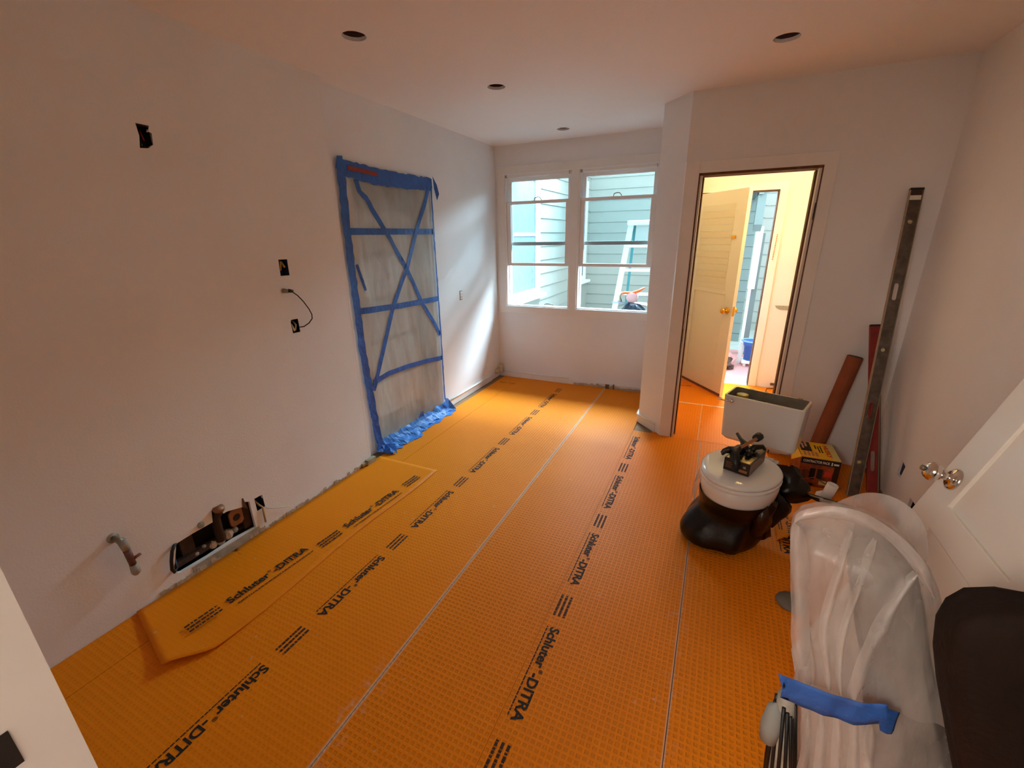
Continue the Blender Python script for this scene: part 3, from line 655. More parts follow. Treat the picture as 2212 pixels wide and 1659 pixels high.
tag(MB().tube([(.68, 5.12, .01), (.60, 5.05, .02), (.585, 4.98, .006), (.66, 4.90, .006), (.75, 4.90, .03), (.70, 5.0, .04), (.80, 5.1, .02)], .004, 6).build('loose_cable', M['cable'], smooth=True), 'thin dark cable looped on the floor in the laundry corner', 'cable')

# ============================================================ LEFT WALL DETAILS
def ebox(name_label, y0, y1, z0, z1, boxmat, wires, x=XL, dep=.055):
    t = thing('electrical_box', name_label, 'electrical box', (x - dep, (y0 + y1) / 2, z0))
    mb = MB(); e = .002
    mb.box((x - dep, y0 - e, z0 - e), (x - dep + .003, y1 + e, z1 + e)).box((x - dep, y0 - e, z0 - e), (x - .003, y0, z1 + e)).box((x - dep, y1, z0 - e), (x - .003, y1 + e, z1 + e)).box((x - dep, y0, z0 - e), (x - .003, y1, z0)).box((x - dep, y0, z1), (x - .003, y1, z1 + e))
    mb.build('box', boxmat, t)
    for pts, m, r in wires: MB().tube(pts, r, 7).build('wire', m, t, smooth=True)
    return t
X = XL
ebox('open electrical box with yellow wires on the left wall, above the hanging cable', 1.69, 1.745, 1.397, 1.482, M['bluebox'],
     [([(X - .05, 1.70, 1.41), (X - .012, 1.702, 1.43), (X - .012, 1.708, 1.47)], M['wirey'], .006), ([(X - .05, 1.72, 1.478), (X - .012, 1.714, 1.468), (X - .008, 1.727, 1.44)], M['wirey'], .006)])
ebox('ragged open box with cream wires where the dark cable enters the left wall', 1.702, 1.748, 1.074, 1.149, M['black'],
     [([(X - .045, 1.715, 1.14), (X - .010, 1.708, 1.115), (X - .006, 1.716, 1.082)], M['wirew'], .006), ([(X - .045, 1.74, 1.14), (X - .01, 1.735, 1.115), (X - .006, 1.722, 1.085)], M['wirew'], .005)])
ebox('small blue electrical box low on the left wall beside the pipe opening', 1.271, 1.318, .142, .220, M['bluebox'],
     [([(X - .05, 1.28, .215), (X - .008, 1.29, .17), (X + .006, 1.300, .15), (X + .010, 1.296, .10), (X + .010, 1.296, .055)], M['wirey'], .005), ([(X - .03, 1.30, .15), (X + .012, 1.33, .125), (X + .014, 1.375, .10), (X + .016, 1.41, .085), (X + .014, 1.455, .06)], M['wirew'], .0025)])
ebox('black ragged switch cut-out high on the left wall', 1.165, 1.204, 1.955, 2.03, M['black'],
     [([(X - .04, 1.17, 1.99), (X - .01, 1.164, 1.975), (X - .008, 1.168, 1.958)], M['wirey'], .002), ([(X - .04, 1.19, 2.02), (X - .012, 1.183, 1.98)], M['redink'], .002)])
# thin cable looping between
t = tag(MB().tube([(X - .01, 1.676, 1.317), (X + .02, 1.690, 1.314), (X + .03, 1.712, 1.313), (X + .035, 1.745, 1.285), (X + .035, 1.778, 1.245), (X + .035, 1.806, 1.200), (X + .033, 1.822, 1.165), (X + .030, 1.822, 1.140), (X + .022, 1.802, 1.116), (X + .012, 1.77, 1.100), (X - .01, 1.742, 1.098)], .0032, 8).build('hanging_cable', M['cable'], smooth=True), 'thin dark cable looping between two holes in the left wall', 'cable')
MB().tube([(X + .004, 1.682, 1.317), (X + .028, 1.694, 1.314)], [.013, .011], 10).build('cable_plug', M['gwhite'], t, smooth=True)
MB().tube([(X + .026, 1.700, 1.316), (X + .032, 1.722, 1.311)], [.011, .008], 10).build('cable_boot', M['cable'], t, smooth=True)
# outlet on far-left wall
t = thing('wall_outlet', 'white wall outlet without cover plate between the taped doorway and the window', 'outlet', (XF, 3.666, 1.0))
MB().box((XF - .03, 3.642, 1.007), (XF - .02, 3.690, 1.093)).build('outlet_box', M['black'], t)
MB().box((XF - .02, 3.652, 1.012), (XF + .004, 3.683, 1.088)).build('outlet_body', M['paper'], t, bevel=.003)
for z in (1.028, 1.058): 
    for y in (3.659, 3.670): MB().box((XF + .004, y, z), (XF + .0045, y + .003, z + .012)).build('slot', M['black'], t)
# pipe opening: studs, drain stub, flange, cork
t = thing('drain_pipe', 'rusty copper drain stub rising at the top edge of the wall opening', 'pipe', (X - .03, 1.07, .1))
MB().tube([(X - .03, 1.07, .08), (X - .03, 1.072, .22), (X + .004, 1.077, .262), (X + .012, 1.078, .283)], [.022, .022, .021, .022], 14).build('pipe_stub', M['tube'], t, smooth=True)
MB().tube([(X + .009, 1.078, .277), (X + .014, 1.078, .289)], .027, 16).build('pipe_lip', M['copper'], t, smooth=True)
t = thing('pipe_flange', 'square brown pipe flange with a dark round hole in the wall opening', 'flange', (X - .02, 1.16, .12))
MB().prism([(q[0], q[1]) for q in [(1.125, .135), (1.14, .122), (1.183, .122), (1.198, .137), (1.198, .205), (1.183, .22), (1.14, .22), (1.125, .205)]], X - .022, X - .008, Matrix(((0, 0, 1, 0), (1, 0, 0, 0), (0, 1, 0, 0), (0, 0, 0, 1)))).build('flange_plate', M['copper'], t, bevel=.004)
MB().tube([(X - .0078, 1.161, .171), (X - .0072, 1.161, .171)], .020, 20).build('flange_hole', M['black'], t)
lm = MB().box((X - .075, .84, .06), (X - .045, 1.25, .075)).box((X - .07, .90, .06), (X - .05, .96, .23)).box((X - .07, 1.20, .06), (X - .03, 1.245, .24)).box((X - .06, .84, .07), (X - .03, 1.1, .10)).build('trim_9', M['cavwood']); struct(lm)
for y, z, r in ((1.11, .09, .03), (1.03, .08, .022), (1.07, .075, .024), (.95, .085, .012), (.99, .10, .01), (1.15, .09, .018)):
    MB().lathe([(.001, -r), (r * .7, -r * .7), (r, 0), (r * .7, r * .7), (.001, r)], 9, Matrix.Translation((X - .035, y, z))).build('rubble', M['rough'] if r > .02 else M['gwhite'], lm)
t = tag(MB().tube([(X - .01, .872, .212), (X + .014, .852, .222), (X + .02, .836, .205), (X + .02, .822, .16), (X + .018, .815, .115), (X + .014, .822, .092), (X + .006, .838, .10), (X - .02, .85, .15)], .0075, 8).build('black_hose_loop', M['black'], smooth=True), 'black hose loop sticking out at the left end of the wall opening', 'hose')
t = tag(MB().lathe([(.002, 0), (.014, .002), (.017, .012), (.012, .022), (.002, .024)], 12, Matrix.Translation((X - .006, .985, .245)) @ Matrix.Rotation(PI / 2, 4, 'Y')).build('pipe_plug', M['gwhite'], smooth=True), 'small white knob of pipe plugging the wall above the pipe opening', 'plug')
sp = tag(MB().prism([(1.198, .215), (1.205, .262), (1.212, .262), (1.222, .19)], X - .004, X + .002, Matrix(((0, 0, 1, 0), (1, 0, 0, 0), (0, 1, 0, 0), (0, 0, 0, 1)))).build('wood_splinter', M['darkwood']), 'dark wood splinter sticking up at the right end of the wall opening', 'splinter')
# shut-off valve
t = thing('shutoff_valve', 'small grey shut-off valve with a red stem hanging from the left wall', 'valve', (X, .67, .21))
MB().tube([(X - .02, .662, .40), (X + .03, .667, .395), (X + .045, .672, .385)], [.011, .011, .014], 12).build('elbow_pipe', M['dull'], t, smooth=True)
MB().tube([(X, .664, .398), (X + .004, .664, .398)], .022, 16).build('escutcheon', M['gwhite'], t, smooth=True)
MB().tube([(X + .045, .672, .395), (X + .045, .678, .345)], [.016, .015], 14).build('valve_body', M['gwhite'], t, smooth=True)
MB().tube([(X + .045, .678, .345), (X + .045, .682, .262)], [.014, .013], 14).build('valve_barrel', mat('reddish_valve', '#6b4038', .5, nscale=40, namt=.4), t, smooth=True)
MB().tube([(X + .045, .68, .285), (X + .055, .715, .298)], [.008, .006], 10).build('valve_handle', M['redink'] if False else mat('dull_red_handle', '#8a4a44', .5), t, smooth=True)
MB().tube([(X + .045, .682, .262), (X + .045, .684, .222), (X + .04, .682, .212)], [.014, .018, .012], 14).build('valve_nut', M['gwhite'], t, smooth=True)
# small wood blocks in corners
t = tag(MB().box((XF, 4.33, .062), (XF + .035, 4.44, .11)).box((XF, 4.40, .062), (XF + .05, 4.45, .15)).build('pipe_remnant', mat('cream_block', '#d6caa8', .7, nscale=20, namt=.3), bevel=.006), 'cream stub of old moulding in the corner under the window', 'block')
t = tag(MB().box((-2.198, 2.10, .0), (-2.168, 2.185, .045)).box((-2.198, 2.06, .01), (-2.180, 2.10, .035)).build('trim_scrap', mat('cream_scrap', '#b0a080', .7, nscale=20, namt=.4), bevel=.004), 'cream scrap of moulding at the floor where the left wall steps back', 'wood scrap')

# ============================================================ TAPED PLASTIC BARRIER
XB = -2.256
bar = thing('plastic_barrier', 'clear plastic sheet taped over a doorway with crossed blue painter tape', 'plastic sheet', (XB, 2.78, 0))
def bfn(u, v):
    y = 2.285 + u * .975; z = .03 + v * 2.0
    d = .012 + .022 * (noise.noise(Vector((u * 3.2, v * 5, 1))) + .6 * noise.noise(Vector((u * 9 + v * 3, v * 3, 7))) + .25 * noise.noise(Vector((u * 22 + v * 7, v * 9, 3))))
    e = min(1, min(u, 1 - u) * 12, min(v, 1 - v) * 14); return (XB - .004 + .028 * e * (.35 + d * 16) * .6, y, z)
MB().grid(bfn, 60, 110).build('plastic_film', M['barrier'], bar, smooth=True)
def bx_(y, z):
    u = min(max((y - 2.285) / .975, 0), 1); v = min(max((z - .03) / 2.0, 0), 1); return bfn(u, v)[0]
def tape(pts, w_, nm='tape_strip', m=None, jag=.0, off=.004, n=26, seed=0):
    """tape along (y, z) points lying on the film"""
    r = random.Random(seed); P2 = [Vector(p) for p in pts]; Ls = [0]
    for i in range(1, len(P2)): Ls.append(Ls[-1] + (P2[i] - P2[i - 1]).length)
    vs = []; fs = []
    for k in range(n + 1):
        s = Ls[-1] * k / n; i = max(j for j in range(len(P2) - 1) if Ls[j] <= s + 1e-9)
        q = P2[i].lerp(P2[i + 1], (s - Ls[i]) / max(1e-9, Ls[i + 1] - Ls[i])); d = (P2[i + 1] - P2[i]).normalized(); nr = Vector((-d.y, d.x))
        for sg in (-1, 0, 1):
            e = q + nr * sg * w_ / 2 * (1 + r.uniform(-jag, jag)); vs.append((bx_(e.x, e.y) + off + r.uniform(0, .0015), e.x, e.y))
    for k in range(n):
        for c in (0, 1): a = k * 3 + c; fs.append((a, a + 1, a + 4, a + 3))
    return MB().add(vs, fs).build(nm, m or M['tape'], bar, solid=.0012)
tape([(2.290, 2.055), (2.272, 1.70), (2.272, 1.31), (2.272, .85), (2.295, .43), (2.325, .08)], .062, jag=.15, off=.010, n=50, seed=1)
tape([(3.262, 2.04), (3.254, 1.574), (3.259, 1.159), (3.254, .625), (3.25, .12)], .022, jag=.3, off=.010, n=50, seed=2)
tape([(2.262, 2.025), (2.579, 2.012), (2.882, 2.008), (3.276, 2.01)], .075, jag=.16, off=.012, n=36, seed=3)
tape([(2.262, 2.000), (2.6, 1.965), (2.95, 1.965), (3.27, 1.985)], .055, jag=.2, off=.009, n=36, seed=31)
tape([(2.41, 1.96), (2.43, 1.88), (2.50, 1.84), (2.523, 1.79), (2.62, 1.66), (2.665, 1.607), (2.848, 1.35), (3.01, 1.076), (3.252, .745)], .040, seed=4, n=40)
tape([(3.243, 2.0), (3.027, 1.663), (2.85, 1.365), (2.648, 1.095), (2.524, .868), (2.328, .505)], .040, seed=5, off=.006, n=40)
tape([(2.30, 1.632), (3.262, 1.635)], .044, seed=6, off=.005)
tape([(2.30, 1.105), (2.737, 1.083), (3.255, 1.072)], .044, seed=7, off=.007)
tape([(2.34, .565), (2.50, .590), (2.734, .584), (3.0, .56), (3.25, .528)], .040, seed=8, off=.006)
tape([(2.325, 1.42), (2.375, 1.24)], .022, seed=9, off=.003, n=8)
tape([(2.342, 2.020), (2.503, 2.014), (2.62, 2.005)], .026, 'zipper_strip', M['redtape'], jag=.3, off=.016, seed=10, n=14)
# crumpled tape along the floor
fl = MB()
r_ = random.Random(5); pts = [(2.325, .03), (2.42, .045), (2.55, .05), (2.7, .048), (2.85, .045), (3.0, .045), (3.12, .05), (3.27, .06)]
vs = []; n = 44
for k in range(n + 1):
    y = 2.32 + .965 * k / n
    for j, (dx, dz) in enumerate(((0, .085), (.015, .055), (.03, .035), (.06, .02), (.085, .006), (.10, .004))):
        q = noise.noise(Vector((y * 14, j * .9, 2)));
        vs.append((XB + .006 + dx * (1 + .45 * q) * (1.15 - .2 * (y - 2.3)), y + .01 * noise.noise(Vector((y * 9, j, 8))), max(.004, dz * (1 + .5 * q) + .008 * noise.noise(Vector((y * 30, j * 3, 4))))))
fs = [(k * 6 + j, k * 6 + j + 1, (k + 1) * 6 + j + 1, (k + 1) * 6 + j) for k in range(n) for j in range(5)]
MB().add(vs, fs).build('floor_tape', M['tapel'], bar, solid=.0012)
def scrap(pts, m, nm='tape_end'): return MB().add(pts, [tuple(range(len(pts)))]).build(nm, m, bar, solid=.0015)
scrap([(XB + .02, 2.30, .14), (XB + .035, 2.36, .05), (XB + .10, 2.33, .045), (XB + .135, 2.30, .012), (XB + .06, 2.29, .02), (XB + .03, 2.26, .03)], M['tape'])
scrap([(XB + .03, 2.36, .05), (XB + .09, 2.40, .05), (XB + .16, 2.34, .010), (XB + .12, 2.31, .03)], M['tape'])
scrap([(XB + .02, 3.22, .14), (XB + .03, 3.27, .12), (XB + .06, 3.30, .04), (XB + .10, 3.30, .008), (XB + .05, 3.24, .03)], M['tapel'])
scrap([(XB + .03, 3.26, 2.06), (XB + .04, 3.30, 2.00), (XB + .05, 3.31, 1.93), (XB + .04, 3.29, 1.88), (XB + .03, 3.27, 1.97)], M['tape'])
scrap([(XB + .02, 2.255, 2.075), (XB + .02, 2.30, 2.08), (XB + .02, 2.30, 2.02), (XB + .015, 2.235, 2.0)], M['tape'])
scrap([(XB + .02, 2.295, .16), (XB + .03, 2.30, .10), (XB + .03, 2.27, .12), (XB + .02, 2.262, .26), (XB + .02, 2.272, .27)], M['tape'])
scrap([(XB + .03, 2.80, .10), (XB + .034, 2.84, .145), (XB + .034, 2.87, .14), (XB + .03, 2.88, .09)], M['tape'])

# ============================================================ TOILET
TZ = math.radians(-18.5)
TM = Matrix.Translation((.225, 2.30, 0)) @ Matrix.Rotation(TZ, 4, 'Z')       # local -y = front of the toilet
toi = thing('toilet', 'white toilet with a lidless tank and its base wrapped in a black bag', 'toilet', (.225, 2.30, 0), TZ)
def egg(s, z, front=.235, back=.20, wd=.183, n=40, dy=0):
    o = []
    for k in range(n):
        a = 2 * PI * k / n; x = math.cos(a) * wd * s; y = math.sin(a); y = y * (back if y > 0 else front) * s + dy
        o.append(tuple(TM @ Vector((x, y, z))))
    return o
MB().rings([egg(.45, .10), egg(.60, .19), egg(.84, .25), egg(.955, .305), egg(.995, .355), egg(1.0, .385), egg(.97, .392)]).build('bowl', M['white'], toi, smooth=True)
MB().rings([egg(.97, .390), egg(1.02, .393), egg(1.03, .404), egg(1.0, .412)]).build('seat', M['white'], toi, smooth=False, bevel=.002)
MB().rings([egg(.98, .413), egg(1.015, .416), egg(1.02, .428), egg(.985, .436), egg(.93, .440), egg(.5, .4415)]).build('lid', M['white'], toi, smooth=True)
# hinges bar and foil seam
for sx in (-.08, .08): MB().tube([TM @ Vector((sx - .02, .205, .42)), TM @ Vector((sx + .02, .205, .42))], .011, 10).build('seat_hinge', M['white'], toi, smooth=True)
# tank: open box with notch
A = Vector((.112, 2.754)); ax = (Vector((.508, 2.621)) - A).normalized(); ay = Vector((-ax.y, ax.x)); TL = .418
def tk(x, y, z): p = A + ax * x + ay * y; return (p.x, p.y, z)
def tring(ix, z, tap=0, c=.02):
    W_, D_ = TL, .208; x0, x1, y0, y1 = ix + tap, W_ - ix - tap, ix + tap * .3, D_ - ix - tap * .3; c = min(c, .02)
    pts = []
    for cx, cy, a0 in ((x1 - c, y0 + c, -90), (x1 - c, y1 - c, 0), (x0 + c, y1 - c, 90), (x0 + c, y0 + c, 180)):
        for k in range(4): a = math.radians(a0 + 30 * k); pts.append((cx + c * math.cos(a), cy + c * math.sin(a)))
    return [tk(px, py, z) for px, py in pts]
tkb = MB().rings([tring(.035, .372, .018), tring(.018, .380, .014), tring(0, .402, .012), tring(0, .660, 0), tring(.004, .664, 0)], True, False).build('tank', M['white'], toi, smooth=False, bevel=.001)
MB().rings([tring(.004, .664, 0), tring(.013, .664, 0, .014)], False, False).build('tank_rim', M['rimw'], tkb)
MB().rings([tring(.013, .664, 0, .014), tring(.014, .40, .012, .014)], False, True).build('tank_inside', M['porcin'], tkb)
MB().prism([(TL * .20, .66), (TL * .215, .648), (TL * .25, .648), (TL * .265, .66)], .19, .212, Matrix(((ax.x, 0, ay.x, A.x), (ax.y, 0, ay.y, A.y), (0, 1, 0, .0052), (0, 0, 0, 1)))).build('rim_notch', M['porcin'], tkb)
MB().prism([(TL * .82, .66), (TL * .835, .648), (TL * .87, .648), (TL * .885, .66)], .19, .212, Matrix(((ax.x, 0, ay.x, A.x), (ax.y, 0, ay.y, A.y), (0, 1, 0, .0052), (0, 0, 0, 1)))).build('rim_notch', M['porcin'], tkb)
# fill valve, refill hose, flush lever
MB().lathe([(.016, .43), (.016, .60), (.026, .60), (.026, .612)], 16, Matrix.Translation(tk(.075, .105, 0)), cap=True).build('fill_valve', M['black'], tkb, smooth=True)
MB().lathe([(.029, .612), (.029, .640), (.033, .641), (.033, .652), (.030, .654)], 20, Matrix.Translation(tk(.075, .105, 0))).build('valve_cap', mat('yellow_green_cap', '#b9a92e', .4), tkb, smooth=True)
MB().tube([tk(.09, .10, .60), tk(.12, .09, .62), tk(.15, .10, .634), tk(.19, .11, .636), tk(.22, .10, .62), tk(.228, .09, .58), tk(.22, .09, .45)], .0055, 8).build('refill_hose', M['black'], tkb, smooth=True)
MB().tube([tk(.10, .10, .62), tk(.13, .07, .60), tk(.14, .08, .56)], .009, 8).build('float_arm', M['black'], tkb, smooth=True)
MB().lathe([(.012, 0), (.014, .004), (.012, .012), (.006, .016)], 18, Matrix.Translation(tk(.048, -.0, .635)) @ Matrix.Rotation(TZ, 4, 'Z') @ Matrix.Rotation(PI / 2, 4, 'X')).build('lever_boss', M['chrome'], tkb, smooth=True)
MB().tube([tk(.048, -.016, .635), tk(.01, -.018, .634), tk(-.022, -.014, .634)], [.004, .004, .006], 8).build('flush_lever', M['chrome'], tkb, smooth=True)
# supply neck joining the bowl to the tank
MB().prism([tuple((TM @ Vector(q)).xy) for q in [(-.10, .15, 0), (.10, .15, 0), (.11, .33, 0), (-.11, .33, 0)]], .20, .373).build('tank_deck', M['white'], toi, bevel=.01)
# black bag around the base
bagt = thing('bin_bag', 'black bin bag wrapped round the base of the toilet', 'bag', (.2, 2.2, 0))
rr = []
prof = [(.002, .165, .185, -.035, -.035), (.06, .182, .195, -.035, -.035), (.13, .176, .18, -.028, -.025), (.18, .158, .165, -.012, -.012), (.215, .158, .178, -.004, 0), (.25, .170, .205, .0, .0), (.29, .179, .222, 0, -.003), (.312, .181, .228, 0, -.003)]
for j, (z, wx, wy, dx, dy) in enumerate(prof):
    ring = []
    for i in range(44):
        a = 2 * PI * i / 44; q = noise.noise(Vector((math.cos(a) * 2.0, math.sin(a) * 2.0, z * 7))) + .5 * noise.noise(Vector((math.cos(a) * 6, math.sin(a) * 6, z * 14)))
        k = 1 + .13 * q * (1, 1, 1, .9, .6, .25, .12, .05)[j]; ex = .05 * max(0, math.cos(a - math.radians(215))) ** 3 * (1 - z / .3) if z < .3 else 0
        p = TM @ Vector((math.cos(a) * (wx * k + ex) + dx, math.sin(a) * (wy * k + ex) + dy, z + (.012 * q if 0 < j < 7 else 0))); ring.append(tuple(p))
    rr.append(ring)
MB().rings(rr, True, False).build('bag_body', M['bag'], bagt, smooth=True, sub=1)
for (ang, sc, seed) in ((150, .05, 2), (-20, .06, 5), (35, .08, 8)):
    a = math.radians(ang); c = TM @ Vector((math.cos(a) * .15, math.sin(a) * .15, .31))
    crumple(c.x, c.y, .12, .33, sc, sc, seed, nz=6, na=14, amp=.4, top=.6).build('bag_fold', M['bagbr'] if ang != 35 else M['bag'], bagt, smooth=True)
cc = TM @ Vector((.17, .26, 0)); crumple(cc.x, cc.y, .20, .385, .10, .08, 11, nz=7, na=18, amp=.35, top=.6).build('bag_fold', M['bag'], bagt, smooth=True)
# clear fringe on the left of the bowl
def fr_(u, v):
    a = math.radians(150 + 75 * u); k = 1.01 + .13 * v + .03 * noise.noise(Vector((u * 8, v * 3, 0))); p = TM @ Vector((math.cos(a) * .186 * k, math.sin(a) * .235 * k, .395 - .13 * v + .012 * noise.noise(Vector((u * 9, v, 4))))); return tuple(p)
tag(MB().grid(fr_, 20, 6).build('clear_film_scrap', film('clear_scrap_film', '#d8d4d0', .3, .3, .5, 20), smooth=True), 'clear film scrap hanging off the left side of the toilet bowl', 'plastic film')
# glove box on the lid
GZ = .4435; ga = math.atan2(2.184 - 2.229, .248 - .134); GM = Matrix.Translation((.136, 2.222, GZ)) @ Matrix.Rotation(ga, 4, 'Z')
gb = thing('glove_box', 'open dark carton of black disposable gloves on the toilet lid', 'box', (.136, 2.222, GZ), ga)
GW, GD, GH = .122, .225, .066
gc = MB().box((0, 0, 0), (GW, GD, GH), GM).build('carton', M['boxdk'], gb, bevel=.0015)
MB().box((GW, .004, .004), (GW + .0008, GD - .004, GH - .004), GM).build('side_print', M['boxbr'], gc)
MB().box((.008, .006, GH), (GW - .006, .075, GH + .0008), GM).build('top_print', M['gold'], gc)
MB().box((.015, .15, GH), (GW - .01, GD - .01, GH + .0008), GM).build('top_print', M['boxbr'], gc)
MB().box((.056, -.0008, .012), (.112, 0, .026), GM).build('front_label', M['tan'], gc)
for i in range(4): MB().box((.01, -.0008, .018 + i * .009), (.040 - .004 * (i % 2), 0, .0205 + i * .009), GM).build('print_line', M['tan'], gc)
MB().box((.092, -.0009, .036), (.104, 0, .048), GM).build('front_emblem', M['gwhite'], gc)
MB().box((-.001, .09, GH + .0), (.10, .16, GH + .004), GM).build('opening_flap', M['black'], gc)
def glove(pts, w_, nm, seed, m=M['glove']):
    r = random.Random(seed); return MB().tube([GM @ Vector(p) for p in pts], w_, 8).build(nm, m, gt, smooth=True)
gt = thing('black_gloves', 'black gloves pulled halfway out of the carton on the toilet lid', 'gloves', (.18, 2.3, .5))
glove([(.05, .11, GH), (.035, .08, GH + .03), (.03, .03, GH + .028), (.05, .0, GH + .008), (.062, -.012, GH - .012), (.068, -.014, .02)], [.012, .022, .026, .024, .018, .010], 'glove_body', 1)
glove([(.03, .05, GH + .03), (.005, .03, GH + .035), (-.015, .015, GH + .025), (-.022, .008, GH + .012)], [.02, .016, .010, .006], 'glove_finger', 2)
glove([(.02, .03, GH + .03), (-.002, .0, GH + .03), (-.012, -.01, GH + .012)], [.014, .010, .006], 'glove_finger', 3)
glove([(.05, .14, GH), (.03, .17, GH + .022), (.00, .20, GH + .03), (-.03, .225, GH + .045)], [.02, .018, .010, .008], 'glove_finger', 4)
glove([(.07, .13, GH), (.085, .15, GH + .03), (.115, .175, GH + .035), (.128, .18, GH + .02)], [.018, .016, .012, .008], 'glove_finger', 5)
glove([(.08, .12, GH), (.078, .10, GH + .018), (.085, .065, GH + .012)], [.02, .017, .010], 'glove_finger', 6)
tl = thing('screwdriver', 'small tan-shafted tool with a black handle lying across the glove carton', 'tool', (.2, 2.36, .53))
MB().tube([GM @ Vector((.045, .065, GH + .045)), GM @ Vector((.075, .19, GH + .060))], .011, 4).build('tool_body', M['tan'], tl)
MB().tube([GM @ Vector((.073, .19, GH + .062)), GM @ Vector((.080, .225, GH + .066))], [.020, .022], 8).build('tool_head', M['black'], tl, smooth=True)

# ============================================================ CORNER: LEVELS, TUBE, BAG BOX
def bar_frame(p0, p1, wdir):
    p0 = Vector(p0); p1 = Vector(p1); z = (p1 - p0); L = z.length; z.normalize(); x = Vector(wdir); x = (x - z * x.dot(z)).normalized(); y = z.cross(x)
    return Matrix(((x.x, y.x, z.x, p0.x), (x.y, y.y, z.y, p0.y), (x.z, y.z, z.z, p0.z), (0, 0, 0, 1))), L
def level(name, lab, p0, p1, W_, T_, slots, body, edge, holes, lab2='level'):
    Mx, L = bar_frame(p0, p1, (1, 0, 0)); t = thing(name, lab, lab2, p0)
    hl = [[(-.012 + .004, a), (.012 - .004, a), (.012, a + .01), (.012, b - .01), (.008, b), (-.008, b), (-.012, b - .01), (-.012, a + .01)] for a, b in slots] + [circ(0, c * L, .013, 16) for c in holes]
    hl = [[(u + W_ / 2, v) for u, v in h] for h in hl]
    plate(rect(.004, W_ - .004, 0, L), hl, lambda u, v, d: tuple(Mx @ Vector((u, d - T_ * .3, v))), T_ * .6).build('web', body, t)
    MB().box((0, -T_ / 2, 0), (.0045, T_ / 2, L), Mx).build('edge_rail', edge, t); MB().box((W_ - .0045, -T_ / 2, 0), (W_, T_ / 2, L), Mx).build('edge_rail', M['dull'], t)
    MB().box((0, -T_ / 2 - .001, L), (W_, T_ / 2 + .001, L + .012), Mx).build('end_cap', M['black'], t, bevel=.002)
    for a, b in slots:
        c = (a + b) / 2
    for c in holes:
        MB().tube([Mx @ Vector((W_ / 2 - .010, 0, c * L)), Mx @ Vector((W_ / 2 + .010, 0, c * L))], .0055, 8).build('vial', M['yellow2'], t, smooth=True)
    return t, Mx, L
t, Mx, L = level('spirit_level', 'long worn grey spirit level leaning in the corner, much taller than the red one', (.895, 3.03, .003), (.938, 3.455, 1.80), .064, .024, [(.50, .60), (1.22, 1.32)], M['level'], M['levedge'], (.12, .50, .905))
MB().box((.006, -.009, L - .055), (.058, -.0078, L - .03), Mx).build('chipped_label', M['whiteink'], t)
MB().box((.008, -.009, L - .03), (.056, -.0078, L - .004), Mx).build('cap_print', M['tube'], t)
t, Mx, L = level('red_level', 'shorter red spirit level leaning behind the long grey level', (1.022, 3.13, .003), (.915, 3.462, 1.00), .058, .024, [(.13, .26), (.66, .76)], M['red'], M['redtape'], (.45,))
tag(MB().tube([(1.090, 3.16, .003), (1.010, 3.475, .80)], .010, 8).build('grey_rod', M['dull'], smooth=True), 'thin grey metal rod leaning against the corner right of the red level', 'rod')
tb = thing('cardboard_tube', 'thick reddish brown cardboard tube leaning on the wall behind the long level', 'tube', (.80, 3.36, .0))
MB().tube([(.742, 3.375, .012), (.875, 3.444, .80)], .045, 24, cap=True).build('tube_body', M['cardred'], tb, smooth=False)
MB().tube([(.8752, 3.4441, .8005), (.8757, 3.4444, .8035)], .039, 24).build('tube_hollow', M['black'], tb)
# contractor bag carton
BX = Matrix.Translation((.628, 3.062, .0025)) @ Matrix.Rotation(math.radians(1), 4, 'Z') @ Matrix.Rotation(math.radians(0), 4, 'X')
bx = thing('bag_carton', 'yellow carton of contractor bags with red lettering on its top, in the corner', 'box', (.612, 3.062, 0))
BW, BD, BH = .215, .26, .20
bc = MB().box((0, 0, 0), (BW, BD, BH), BX).build('carton', M['orangeprint'], bx, bevel=.002)
def fq(x0, x1, y0, y1, m, nm, z=BH + .001): return MB().box((x0, y0, z - .0005), (x1, y1, z + .0005), BX).build(nm, m, bc)
fq(0.002, BW - .001, .001, BD - .002, M['yellow'], 'top_print')
fq(BW - .045, BW - .002, .002, BD - .004, M['yellow2'], 'top_band', BH + .0018)
fq(.012, .075, .10, .245, M['black'], 'top_picture', BH + .0018)
for i in range(4): fq(.02 + i * .022, .034 + i * .022, .03, .095, mat('skin_print_%d' % i, '#b9785a', .6), 'top_picture', BH + .0018)
for i in range(2): fq(.024 + i * .02, .035 + i * .02, .14 + .03 * i, .22 + .02 * i, M['pinkp'], 'top_picture', BH + .0026)
hus = text_mesh('HUSKY', .05, .0012)
put_text('printed_lettering', hus, M['redink'], BX @ Matrix.Translation((BW - .068, .215, BH + .0035)) @ Matrix.Rotation(-PI / 2, 4, 'Z'), bc, fit=(.18, .030))
for x, a, b in ((.128, .10, .21), (.113, .10, .20), (.098, .15, .21)):
    for k in range(4): fq(x, x + .008, a + (b - a) * k / 4, a + (b - a) * (k + .75) / 4, M['blackink'], 'top_small_print', BH + .0022)
MB().box((.002, -.0015, BH - .042), (BW - .001, .0, BH - .002), BX).build('front_band', M['blackink'], bc)
cp = text_mesh('CONTRACTOR PACK', .03, .0008)
put_text('printed_lettering', cp, M['whiteink'], BX @ Matrix.Translation((.012, -.0022, BH - .031)) @ Matrix.Rotation(PI / 2, 4, 'X'), bc, fit=(.145, .018))
MB().box((.165, -.0022, BH - .034), (.172, -.0015, BH - .012), BX).box((.178, -.0022, BH - .030), (.205, -.0015, BH - .018), BX).build('front_emblem', M['whiteink'], bc)
